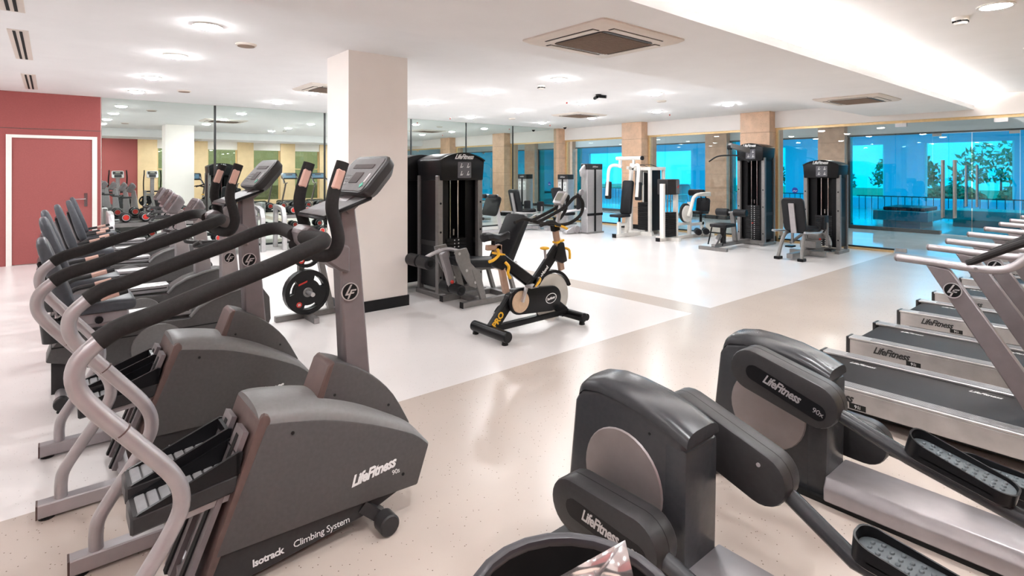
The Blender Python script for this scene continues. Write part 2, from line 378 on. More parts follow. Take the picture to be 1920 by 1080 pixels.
# corridor behind the glass
struct(MB().box(XG, X2 + 0.2, YB, 20, -0.08, -0.004).build('floor_corridor', m_polish), 'polished pale corridor floor')
struct(MB().box(XG + 0.13, X2 + 0.2, YB, 20, 2.75, 2.85).build('ceiling_corridor', m_graywall), 'grey corridor ceiling')
w2 = MB()
for y0, y1 in ((16.3, 20), (12.95, 15.65), (9.68, 12.3), (6.24, 8.94), (-1.8, 5.57)): w2.box(X2 - 0.05, X2 + 0.1, y0, y1, 2.50, 2.76)
w2 = struct(w2.build('wall_corridor', m_graywall), 'header above the blue glass')
q = MB()
for y0, y1 in ((16.3, 20), (12.95, 15.65), (9.68, 12.3), (6.24, 8.94), (-1.8, 5.57)): q.box(X2 - 0.06, X2 + 0.06, y0, y1, 2.46, 2.50)
for y0, y1 in ((16.3, 20), (12.95, 15.65), (9.68, 12.3), (6.24, 8.94), (3.55, 5.57)): q.box(X2 - 0.05, X2 + 0.05, y0, y1, 0, 0.09)
for y in (5.54, 6.27, 8.91, 9.71): q.box(X2 - 0.03, X2 + 0.03, y - 0.03, y + 0.03, 0, 2.46)
q.build('dark_frame', m_sill, w2)
for y0, y1 in ((9.74, 11.0), (11.005, 12.3), (6.3, 7.6), (7.605, 8.88), (3.7, 5.51), (13.0, 14.3), (14.305, 15.6), (16.35, 18.1), (18.105, 19.9)): pane(y0, y1, 0.09, 2.46, X2, m_blue, 'blue_pane', w2)
pane(-1.7, 2.1, 0.02, 2.46, X2, m_blue, 'blue_pane', w2)
glass_door(4, X2, 2.95, 3.70, 3.05, 'blue glass door at the pool side of the corridor', m_blue, 2.45, (0.70, 1.68))
glass_door(5, X2, 2.105, 2.94, 2.85, 'blue glass door paired with its neighbour', m_blue, 2.45, (0.70, 1.68))
struct(MB().box(XG + 0.2, X3, 27.0, 27.2, 0, 4.2).build('wall_corridor_end', m_graywall), 'end wall of the corridor')
struct(MB().box(XG + 0.2, X3, YB - 0.2, YB, 0, 4.2).build('wall_corridor_near', m_graywall), 'near end wall of the corridor')

# pool hall
struct(MB().box(X2 + 0.2, X3, YB, 27, -0.08, -0.004).build('floor_pool', m_polish), 'pale poolside floor')
struct(MB().box(X2 + 0.1, X3, YB, 27, 3.1, 3.2).build('ceiling_pool', m_white), 'pool hall ceiling')
wins = [(1.2, 3.05), (3.45, 6.05), (7.4, 9.3), (11.3, 14.2), (16.2, 18.8), (20.2, 23.5)]
wp = MB(); edges = [YB] + [v for p in wins for v in p] + [27]
for a, b_ in zip(edges[0::2], edges[1::2]): wp.box(X3, X3 + 0.25, a, b_, 0, 3.2)
for a, b_ in wins: wp.box(X3, X3 + 0.25, a, b_, 0, 0.42); wp.box(X3, X3 + 0.25, a, b_, 2.62, 3.2)
wp = struct(wp.build('wall_pool', m_poolwall), 'far wall of the pool hall with wide windows')
for k, (a, b_) in enumerate(wins):
    wn = struct(MB().box(X3 + 0.1, X3 + 0.11, a, b_, 0.42, 2.62).build('window_%d' % (k + 6), m_pane), 'wide picture window onto the garden')
    q = MB(); q.box(X3 + 0.06, X3 + 0.16, a, a + 0.06, 0.42, 2.62); q.box(X3 + 0.06, X3 + 0.16, b_ - 0.06, b_, 0.42, 2.62); q.box(X3 + 0.06, X3 + 0.16, a, b_, 0.42, 0.48)
    q.build('window_frame', m_wht, wn)
for k, (y0, y1) in enumerate(((0.0, 8.0), (8.2, 24.0))):
    q = MB(); n = int((y1 - y0) / 0.22)
    for i in range(n + 1): q.cyl((X3 - 1.2, y0 + i * 0.22, 0.0), (X3 - 1.2, y0 + i * 0.22, 0.55), 0.012, n=6)
    q.cyl((X3 - 1.2, y0, 0.56), (X3 - 1.2, y1, 0.56), 0.02, n=6)
    tag(q.build('pool_railing', m_dark), ('low railing with thin bars before the picture windows', 'low railing with thin bars at the far end of the pool hall')[k], 'railing')
def pool_bench(loc, w, d, label, cushion):
    t = thing('stone_bench', label, 'bench', loc)
    MB().box(0.15, d - 0.15, -w + 0.2, -0.2, 0, 0.2).build('plinth', m_conc, t)
    MB().box(0, d, -w, 0, 0.2, 0.46).bevel(0.01, 1).build('seat_block', m_conc, t)
    if cushion: MB().box(0.15, d - 0.1, -w + 0.1, -0.2, 0.46, 0.56).bevel(0.02).build('cushion', m_pad, t)
pool_bench((17.5, 5.25, 0), 1.25, 1.5, 'stone poolside bench with a dark cushion on top', True)
pool_bench((19.2, 4.05, 0), 3.2, 1.3, 'long bare stone bench in the pool hall', False)
def cane_chair(loc, rz, label):
    t = thing('cane_chair', label, 'chair', loc, rz, 'poolside chairs')
    MB().box(-0.25, 0.25, -0.28, 0.28, 0.38, 0.45).bevel(0.02).build('seat', m_cane, t)
    q = MB(); q.loft([[(-0.22 - 0.18 * u - 0.12 * math.cos(v), 0.34 * math.sin(v), 0.45 + 0.55 * u) for v in [R(-75 + 15 * k) for k in range(11)]] for u in (0, 0.33, 0.66, 1.0)], cap=False, closed=False)
    bk = q.build('backrest', m_cane, t)
    MB().curve([(-0.40 + 0.0, -0.33, 0.45), (-0.43, -0.33, 0.95), (-0.52, 0, 1.02), (-0.43, 0.33, 0.95), (-0.40, 0.33, 0.45)], 0.025, 8).build('back_rim', m_cane, t)
    for sx, sy in ((-1, -1), (-1, 1), (1, -1), (1, 1)): MB().cyl((sx * 0.2, sy * 0.23, 0), (sx * 0.2, sy * 0.23, 0.38), 0.02, n=8).build('leg', m_cane, t)
    for sy in (-1, 1): MB().curve([(-0.3, sy * 0.32, 0.64), (0.0, sy * 0.33, 0.66), (0.2, sy * 0.3, 0.6), (0.22, sy * 0.26, 0.42)], 0.022, 8).build('armrest', m_cane, t)
cane_chair((17.7, 6.75, 0), 170, 'pale cane chair behind the hip machine tower')
cane_chair((17.8, 9.95, 0), 200, 'pale cane chair behind the red badged white machine')
cane_chair((18.0, 11.9, 0), 160, 'pale cane chair behind the white chest machine')
sg = MB(frame((X2 - 0.02, 6.95, 0.98), (0, -1, 0), (0, 0, 1))).lathe([(0.085, 0), (0.085, 0.006)], n=20)
o = tag(sg.build('round_sign', M('blue_sign', (40, 60, 170), 0.5)), 'small round blue sign stuck on the blue glass', 'sign')
MB(frame((X2 - 0.028, 6.95, 0.98), (0, -1, 0), (0, 0, 1))).prism([(-0.06, -0.03), (-0.02, 0.0), (0.02, -0.02), (0.06, 0.0), (0.06, -0.015), (0.02, -0.04), (-0.02, -0.02), (-0.06, -0.045)], 0, 0.004, 'xy').build('wave_mark', m_ink, o)

# garden outside the pool hall and beyond the wall behind the camera
struct(MB().box(X3 + 0.3, 60, -30, 45, -0.3, -0.1).build('ground_garden', m_grass), 'lawn outside')
struct(MB().box(-20, X3, -40, YB - 0.3, -0.3, -0.1).build('ground_terrace', m_conc), 'paved terrace outside')
def shrub(loc, rx, rz_, n, label):
    rnd = random.Random(int(loc[1] * 10)); t = thing('garden_shrub', label, 'shrub', loc)
    q = MB()
    for i in range(n):
        a, u, rr = rnd.uniform(0, 6.28), rnd.uniform(-0.2, 1), rnd.uniform(0.6, 1)
        c = Vector((rx * rr * math.cos(a) * math.sqrt(max(0, 1 - u * u)), rx * rr * math.sin(a) * math.sqrt(max(0, 1 - u * u)), rz_ * (0.45 + 0.55 * u * rr)))
        d1 = Vector((rnd.uniform(-1, 1), rnd.uniform(-1, 1), rnd.uniform(-1, 1))).normalized(); d2 = d1.orthogonal().normalized(); s = rnd.uniform(0.08, 0.2)
        q.poly([c - d1 * s, c + d2 * s * 0.5, c + d1 * s, c - d2 * s * 0.5])
    f = q.build('foliage', m_leaf, t); f['kind'] = 'stuff'
    MB().cyl((0, 0, -0.1), (0, 0, rz_ * 0.5), 0.06, 0.03, 8).build('stem', m_brown, t)
for k, (x, y, rx, rz_, nm) in enumerate(((29.0, 0.6, 1.1, 1.4, 'low rounded shrub outside beyond the end window'), (29.5, 3.2, 1.3, 1.2, 'broad shrub on the lawn outside the middle window'), (29.6, 5.9, 1.1, 1.0, 'small shrub outside beside the broad one'), (33.5, 4.9, 2.0, 3.0, 'tall bushy tree behind the lawn shrubs'), (32, 8.2, 1.5, 2.6, 'leafy bush outside the window by the stone column'), (31, 11.2, 1.1, 2.2, 'leafy bush outside the window near the corridor end'), (30, 14.2, 1.1, 2.7, 'upright bush at the corridor end of the garden'), (36, -0.2, 2.2, 3.4, 'tall tree beyond the end window'))):
    shrub((x, y, -0.1), rx, rz_, 700, nm)

# ------------------------------------------------------------------ ceiling fittings
m_lamp = emat('lamp_lens', (0.975, 0.985, 1.0), DOWNLIGHT)
m_lampn = emat('near_lamp_lens', (0.975, 0.985, 1.0), NEAR_LIGHT)
m_lamp2 = emat('corridor_lens', (1.0, 0.97, 0.93), CORRIDOR_LIGHT)
m_lamp3 = emat('added_pool_lens', (0.95, 0.98, 1.0), POOL_LIGHT)
def ring(T, r, ri, h0, h1):
    q = MB(T); return q.loft([[(a * math.cos(t), a * math.sin(t), h) for a, h in ((r, h0), (r, h1), (ri, h1), (ri, h0))] for t in [2 * math.pi * k / 24 for k in range(25)]], cap=False)
def downlight(x, y, z, lens, label, group, r=0.10):
    k = 0.15 if lens is m_lampn else 1.0
    t = thing('downlight', label, 'light', (x, y, z), 0, group)
    ring(None, r + 0.02, r, -0.012, 0.0).build('trim_ring', m_wht, t)
    MB().lathe([(r, -0.001), (r * 0.97, -0.001 - 0.013 * k), (r * 0.8, -0.001 - 0.027 * k), (r * 0.45, -0.001 - 0.035 * k), (0.004, -0.001 - 0.037 * k)], n=20).build('lens', lens, t); return t  # bulge invented to spill light onto the ceiling; near lamps almost flat
d0 = None
def put_light(x, y, z, lens, label, group, r=0.10):
    downlight(x, y, z, lens, label, group, r)
for i, x in enumerate((1.07, 3.28, 5.48, 7.75, 10.12)):
    for y in (5.5, 7.15, 9.03, 10.8):
        if x == 3.28 and y == 5.5: continue
        row = ('above the recumbent bikes', 'in line with the pillar', 'above the spin bike side', 'above the mid floor strip', 'closest to the glass wall')[i]
        put_light(x, y, ZC, m_lamp, 'round opal downlight in the ceiling row ' + row, 'downlights ' + row)
for x in (1.3, 3.5, 5.67, 7.9, 10.1):
    put_light(x, 0.86, ZC, m_lampn, 'round opal downlight in the ceiling above the treadmills', 'downlights over the treadmills')
for x in (-1.0, 1.3, 3.5, 5.67, 7.9, 10.1):  # unseen row, added to brighten the pillar and machine sides facing the camera
    put_light(x, -0.75, ZC, m_lampn, 'added unseen fill downlight in the ceiling along the cream columns', 'added fill downlights along the cream columns')
for x in (-1.6,):
    for y in (1.0, 5.5, 7.15, 9.03, 10.8): put_light(x, y, ZC, m_lamp, 'round opal downlight in the ceiling along the plain white wall', 'downlights by the side wall')
for y in (1.2, 3.2, 5.2, 7.2, 9.2, 11.2, 14.0, 17.0):
    put_light(14.4, y, 2.75, m_lamp2, 'round downlight in the corridor ceiling', 'corridor downlights')
for x in (19, 22.5):  # unseen lamps, added to light the hall behind the blue glass
    for y in (1.5, 4.5, 7.5, 10.5, 13.5, 17, 21): put_light(x, y, 3.1, m_lamp3, 'added unseen downlight in the pool hall ceiling', 'added pool hall downlights', 0.16)

def cassette(x0, y0, z, label):
    t = thing('ceiling_cassette', label, 'air conditioner', (x0, y0, z)); s = 0.5
    q = MB(); q.loft([[(a, b_, h) for a, b_ in rrect(2 * w_, 2 * w_ * 0.86, 0.03, 2)] for w_, h in ((s, 0), (s, -0.012), (s - 0.02, -0.022), (s - 0.035, -0.03))], cap=True)
    q.build('panel', m_acw, t)
    g = MB(); g.loft([[(a, b_, h) for a, b_ in rrect(0.62, 0.54, 0.05, 2)] for h in (-0.030, -0.036)]); gr = g.build('grille', m_dark, t)
    sl = MB()
    for k in range(26): sl.box(-0.295 + k * 0.0236 - 0.004, -0.295 + k * 0.0236 + 0.004, -0.24, 0.24, -0.041, -0.036)
    sl.build('grille_bars', m_grille, gr)['kind'] = 'stuff'
    for a, b_, c, d in ((-0.3, 0.3, 0.30, 0.355), (-0.3, 0.3, -0.355, -0.30), (0.335, 0.41, -0.25, 0.25), (-0.41, -0.335, -0.25, 0.25)):
        MB().box(a, b_, c, d, -0.0325, -0.03).build('outlet_gap', m_slot, t)
        i = 0.006; MB().box(a + i * 2.2, b_ - i * 2.2, c + i, d - i, -0.037, -0.0325).build('louvre', m_acw, t)
    return t
cassette(3.39, 2.90, ZB, 'square ivory ceiling air unit with brown grille on the band by the pillar')
cassette(9.05, 2.92, ZB, 'square ivory ceiling air unit on the band near the glass wall')
cassette(3.42, 8.48, ZC, 'square white ceiling air unit beside the pillar')
cassette(9.37, 8.75, ZC, 'square white ceiling air unit above the silver machines')
for y0, y1, lb in ((4.3, 6.0, 'two slot linear air diffuser above the side aisle'), (6.78, 8.5, 'two slot linear air diffuser between its two neighbours'), (9.8, 11.53, 'two slot linear air diffuser closest to the red door')):
    t = thing('slot_diffuser', lb, 'air vent', (-0.235, y0, ZC)); L = y1 - y0
    MB().box(-0.075, 0.075, 0, L, -0.008, 0).build('flange', m_acw, t)
    for sx in (-0.028, 0.02): MB().box(sx - 0.011, sx + 0.011, 0.03, L - 0.03, -0.011, -0.008).build('slot', m_slot, t)
def ceil_disc(name, x, y, z, r, label, cat, mat, inner=None):
    t = thing(name, label, cat, (x, y, z))
    MB().lathe([(r, 0), (r, -0.01), (r * 0.9, -0.02)], n=20).build('rim', mat, t)
    MB().lathe([(r * 0.82, -0.0205), (r * 0.8, -0.026)], n=20).build('face', inner or mat, t)
ceil_disc('ceiling_speaker', 1.53, 6.06, ZC, 0.10, 'round ceiling speaker beside the first downlight row', 'speaker', m_acw, m_grille)
ceil_disc('ceiling_speaker', 1.65, 10.22, ZC, 0.10, 'round ceiling speaker near the mirrors at the red end', 'speaker', m_acw, m_grille)
ceil_disc('ceiling_speaker', 8.67, 6.02, ZC, 0.09, 'round ceiling speaker near the white chest machine', 'speaker', m_acw, m_acw)
ceil_disc('ceiling_speaker', 8.75, 10.43, ZC, 0.09, 'round ceiling speaker near the mirrors by the silver machines', 'speaker', m_acw, m_acw)
def smoke(x, y, label):
    t = thing('smoke_detector', label, 'smoke detector', (x, y, ZC))
    MB().lathe([(0.06, 0), (0.06, -0.02), (0.055, -0.03)], n=18).build('base', m_wht, t)
    q = MB()
    for k in range(6):
        a = k * math.pi / 3; q.box(0.045 * math.cos(a) - 0.012, 0.045 * math.cos(a) + 0.012, 0.045 * math.sin(a) - 0.012, 0.045 * math.sin(a) + 0.012, -0.044, -0.03)
    q.build('vents', m_slot, t)
    MB().lathe([(0.05, -0.044), (0.04, -0.06), (0.02, -0.066)], n=18).build('dome', m_wht, t)
smoke(5.89, 1.12, 'white smoke detector beside the downlight above the treadmills')
smoke(5.70, 6.10, 'white smoke detector above the spin bike side of the room')
t = thing('ceiling_camera', 'black ceiling mounted bracket with two small cameras', 'camera', (7.12, 6.2, ZC))
MB().lathe([(0.05, 0), (0.045, -0.03)], n=14).build('base', m_blk, t)
for s in (-1, 1): MB().cyl((0, 0.02 * s, -0.035), (0.05, 0.13 * s, -0.05), 0.028, n=10).build('camera_head', m_blk, t)
for k, (x, y) in enumerate(((7.44, 7.26), (10.86, 7.32), (7.5, 11.3), (10.79, 11.19))):
    t = thing('sprinkler_head', 'small red sprinkler head on the ceiling', 'sprinkler', (x, y, ZC), 0, 'red sprinkler heads')
    MB().lathe([(0.03, 0), (0.03, -0.006)], n=12).build('rosette', m_wht, t)
    MB().lathe([(0.012, -0.006), (0.012, -0.03), (0.022, -0.034)], n=10).build('nozzle', m_redp, t)
t = thing('dome_camera', 'small dark dome camera at the ceiling edge by the glass wall', 'camera', (11.6, 11.4, ZC))
MB().lathe([(0.06, 0), (0.06, -0.02)], n=14).build('base', m_wht, t); MB().lathe([(0.05, -0.02), (0.045, -0.045), (0.025, -0.065), (0.004, -0.072)], n=14).build('dome', m_blk, t)

# ================================================================== STEPPERS (face +x)
def make_stepper(loc, label):
    t = thing('stair_climber', label, 'stair climber', loc, 0, 'stair climbers')
    # shell
    side = [(0.45, 0.16), (0.625, 0.585)] + [(p.x, p.y) for p in catmull([(0.64, 0.588, 0), (0.71, 0.575, 0), (0.85, 0.542, 0), (1.0, 0.487, 0), (1.14, 0.422, 0), (1.26, 0.355, 0), (1.335, 0.29, 0)], 3)] + [(1.275, 0.125), (0.9, 0.145)]
    body = MB().prism(side, -0.165, 0.165).bevel(0.008).build('body_shell', m_body, t)
    st = [tuple(p) for p in catmull([(0.60, 0.585, 0.650), (0.63, 0.588, 0.655), (0.71, 0.573, 0.645), (0.85, 0.54, 0.615), (1.0, 0.485, 0.555), (1.14, 0.42, 0.475), (1.26, 0.355, 0.395), (1.335, 0.288, 0.308)], 3)]
    q = MB(); secs = []
    for x, ze, zt in st:
        sec = [(x, 0.16 * math.cos(a), ze + (zt - ze) * math.sin(a) ** 0.7) for a in [math.pi * k / 12 for k in range(13)]]
        secs.append([(x, -0.163, ze)] and sec)
    q.loft(secs); q.build('top_cover', m_crown, t, ang=50)
    MB().prism([(0.40, 0.02), (0.455, 0.165), (1.24, 0.135), (1.05, 0.075), (0.62, 0.03)], -0.145, 0.145).bevel(0.006, 1).build('lower_skirt', m_dark, t)
    for x, z in ((0.72, 0.53), (1.2, 0.2)):
        MB().cyl((x, -0.167, z), (x, -0.163, z), 0.007, n=10).build('screw_cap', m_rub, body)
    rf = MB().prism([(0.385, 0.02), (0.415, 0.02), (0.645, 0.57), (0.642, 0.612), (0.622, 0.632), (0.60, 0.618)], -0.162, 0.162).bevel(0.014, 2).build('rear_frame', m_brown, t)
    for y in (-0.085, 0.085):
        MB().bar((0.345, y, 0.03), (0.56, y, 0.57), 0.10, 0.02, (1, 0, 0)).build('pedal_track', m_mast, rf)
        MB().bar((0.332, y, 0.03), (0.547, y, 0.55), 0.03, 0.014, (1, 0, 0)).build('track_groove', m_rub, rf)
    hump = MB().prism([(0.835, 0.57)] + [(p.x, p.y) for p in catmull([(0.895, 0.725, 0), (0.912, 0.738, 0), (0.935, 0.735, 0), (1.0, 0.706, 0), (1.1, 0.637, 0), (1.2, 0.527, 0), (1.285, 0.37, 0)], 3)] + [(1.1, 0.43), (0.9, 0.50)], -0.085, 0.085).bevel(0.012).build('mast_cover', m_body, t)
    MB().prism([(0.832, 0.57), (0.892, 0.725), (0.912, 0.742), (0.925, 0.738), (0.86, 0.55)], -0.087, 0.087).bevel(0.006, 1).build('rear_trim', m_brown, hump)
    for x, z in ((0.92, 0.6), (1.17, 0.49)): MB().cyl((x, -0.087, z), (x, -0.084, z), 0.006, n=8).build('screw_cap', m_rub, hump)
    # mast and console
    MB().prism([(0.985, 0.68), (1.105, 0.60), (1.055, 1.19), (1.03, 1.40), (0.96, 1.40), (0.962, 1.13)], -0.045, 0.045).bevel(0.008, 1).build('mast', m_mast, t)
    logo(t, (1.003, -0.046, 1.02), 0.040)
    MB().prism([(0.95, 1.12), (0.80, 1.235), (0.785, 1.30), (0.825, 1.325), (0.95, 1.24), (1.0, 1.22), (1.0, 1.1)], -0.065, 0.065).bevel(0.01, 1).build('handle_bracket', m_mast, t)
    MB().prism([(1.0, 1.36), (1.10, 1.44), (1.05, 1.46), (0.96, 1.40)], -0.05, 0.05).build('console_neck', m_mast, t)
    U = Vector((0.643, 0, 0.766)); N = Vector((-0.766, 0, 0.643)); O = Vector((1.065, 0, 1.533))
    T = Matrix(((0, U.x, N.x, O.x), (-1, U.y, N.y, O.y), (0, U.z, N.z, O.z), (0, 0, 0, 1)))   # screen frame: x right for the user, y up the face
    q = MB(T); q.loft([[(a, b_, h) for a, b_ in rrect(w_, h_, 0.045, 4, 0, 0.004)] for w_, h_, h in ((0.28, 0.16, -0.075), (0.345, 0.205, -0.045), (0.36, 0.215, -0.01), (0.35, 0.207, 0.0))]); con = q.build('console', m_dark, t)
    MB(T).prism(rrect(0.31, 0.185, 0.02), 0.0, 0.002, 'xy').build('keypad_panel', M('console_face', (98, 92, 92), 0.5) if 'console_face' not in bpy.data.materials else bpy.data.materials['console_face'], con)
    MB(T).prism(rrect(0.20, 0.024, 0.003, 2, 0, 0.045), 0.002, 0.004, 'xy').build('readout', m_scr, con)
    MB(T).prism(rrect(0.085, 0.06, 0.003, 2, 0.01, -0.02), 0.002, 0.004, 'xy').build('display', m_scr, con)
    q = MB(T)
    for i in range(4):
        for j in range(4): q.prism(rrect(0.012, 0.006, 0.002, 1, -0.12 + i * 0.02, -0.06 + j * 0.018), 0.002, 0.0035, 'xy')
    q.build('keys', m_tread, con)
    q = MB(T); q.prism(rrect(0.012, 0.05, 0.003, 1, 0.12, -0.02), 0.002, 0.0035, 'xy'); q.build('print_strip', m_ink, con)
    q = MB(T); q.prism([(0.10, -0.06), (0.115, -0.045), (0.13, -0.06), (0.115, -0.075)], 0.002, 0.0038, 'xy'); q.build('green_mark', m_green, con)
    sh = MB().prism([(0.845, 1.345), (1.06, 1.425), (1.06, 1.44), (0.845, 1.36)], -0.155, 0.155).bevel(0.005, 1).build('reading_shelf', m_blk, t)
    MB().prism([(0.852, 1.3645), (1.05, 1.438), (1.05, 1.441), (0.852, 1.3675)], -0.145, 0.145).build('shelf_mat', m_tread, sh)
    # rails
    prof = [(0.135, 0.07), (0.135, 0.14), (0.15, 0.20), (0.22, 0.31), (0.29, 0.42), (0.318, 0.50), (0.295, 0.59), (0.2, 0.72), (0.1, 0.85), (0.055, 0.93), (0.06, 1.0), (0.115, 1.055)]
    prof2 = [(0.105, 1.05), (0.16, 1.082), (0.26, 1.11), (0.41, 1.16), (0.6, 1.22), (0.70, 1.258)]
    for s in (-1, 1):
        hr = MB().curve([(x, s * 0.34, z) for x, z in prof], 0.025, 12).build('handrail', m_sil, t)
        MB().curve([(x, s * 0.34, z) for x, z in prof2] + [(0.765, s * 0.325, 1.278), (0.80, s * 0.27, 1.285), (0.81, s * 0.18, 1.28), (0.80, s * 0.06, 1.275)], 0.029, 12).build('foam_grip', m_foam, hr)
        cl = MB(); a = Vector((0.165, s * 0.34, 0.768)); b_ = Vector((0.158, s * 0.34, 0.777)); cl.cyl(a, a + (b_ - a) * 0.4, 0.0262, n=12); cl.build('joint_ring', m_brown, hr)
        bb = MB().box(0.05, 0.42, s * 0.34 - 0.032, s * 0.34 + 0.032, 0.012, 0.074).bevel(0.005, 1).build('base_bar', m_sil, t)
        MB().box(0.047, 0.054, s * 0.34 - 0.031, s * 0.34 + 0.031, 0.013, 0.073).build('end_cap', m_brown, bb)
        MB().lathe([(0.03, 0), (0.03, 0.008), (0.022, 0.013)], (0.085, s * 0.34, 0), n=14).build('rubber_foot', m_rub, bb)
        ug = MB().curve([(0.80, s * 0.05, 1.235), (0.835, s * 0.12, 1.205), (0.872, s * 0.175, 1.212), (0.892, s * 0.19, 1.26), (0.885, s * 0.19, 1.32), (0.866, s * 0.19, 1.40), (0.878, s * 0.19, 1.48), (0.912, s * 0.19, 1.585)], 0.026, 12).build('upper_grip', m_foam, t)
        MB().bar((0.872, s * 0.19 - 0.006, 1.475), (0.899, s * 0.19 - 0.006, 1.555), 0.044, 0.036, (1, 0, 0)).bevel(0.006, 1).build('pulse_sensor', m_copper, ug)
        pd = MB(); y0 = s * 0.08; wd = 0.072
        def P(x): return 0.40 - 0.0 + (x - 0.21) * 0.10 + (0.03 if s > 0 else 0)
        pd.loft([[(x, y0 - wd, P(x) - 0.065), (x, y0 + wd, P(x) - 0.065), (x, y0 + wd, P(x)), (x, y0 - wd, P(x))] for x in (0.20, 0.53)])
        pdo = pd.bevel(0.008, 1).build('pedal', m_dark, t)
        for yy in (-wd, wd - 0.012):
            MB().prism([(0.215, P(0.21)), (0.53, P(0.53)), (0.545, P(0.53) + 0.075), (0.53, P(0.53) + 0.08), (0.36, P(0.36) + 0.035), (0.225, P(0.21) + 0.006)], y0 + yy, y0 + yy + 0.012).build('pedal_wall', m_blk, pdo)
        MB().box(0.522, 0.535, y0 - wd, y0 + wd, P(0.53), P(0.53) + 0.075).build('pedal_wall', m_blk, pdo)
        for k in range(8):
            x0 = 0.222 + k * 0.036; MB().loft([[(x0, y0 - wd + 0.014, P(x0)), (x0 + 0.031, y0 - wd + 0.014, P(x0 + 0.03)), (x0 + 0.031, y0 + wd - 0.014, P(x0 + 0.03)), (x0, y0 + wd - 0.014, P(x0))], [(x0 + 0.003, y0 - wd + 0.014, P(x0) + 0.004), (x0 + 0.028, y0 - wd + 0.014, P(x0) + 0.007), (x0 + 0.028, y0 + wd - 0.014, P(x0) + 0.007), (x0 + 0.003, y0 + wd - 0.014, P(x0) + 0.004)]]).build('tread_rib', m_tread, pdo)
        MB().bar((0.30, y0, P(0.3) - 0.08), (0.56, y0, P(0.5) - 0.075), 0.10, 0.025).build('pedal_arm', m_sil, pdo)
        wl = MB().cyl((1.10, s * 0.17, 0.045), (1.10, s * 0.24, 0.045), 0.045, n=20); wl = wl.bevel(0.006, 1).build('wheel', m_dark, t)
        MB().bar((1.02, s * 0.13, 0.12), (1.10, s * 0.15, 0.05), 0.05, 0.05).build('wheel_bracket', m_dark, wl)
    MB().box(0.36, 0.42, -0.34, 0.34, 0.014, 0.07).build('cross_bar', m_sil, t)
    # print
    r = Vector((1, 0, 0.06))
    text('LifeFitness', 0.062, m_ink, t, (1.06, -0.1662, 0.240), (1, 0, 0.10), shear=0.45, bold=0.0022, squash=0.86)
    text('90s', 0.03, m_ink, t, (1.165, -0.1662, 0.215), (1, 0, 0.06))
    text('Isotrack', 0.038, m_ink, t, (0.635, -0.1462, 0.064), (1, 0, 0.04), bold=0.001)
    text('Climbing System', 0.038, m_ink, t, (0.845, -0.1462, 0.072), (1, 0, 0.04))
    return t
st1 = make_stepper((0, 2.35, 0), 'charcoal stair climber with silver handrails whose side print is fully in view')
st2 = dup(st1, (-0.10, 3.56, 0), 0, 'charcoal stair climber standing between the other climber and the recumbent bikes')

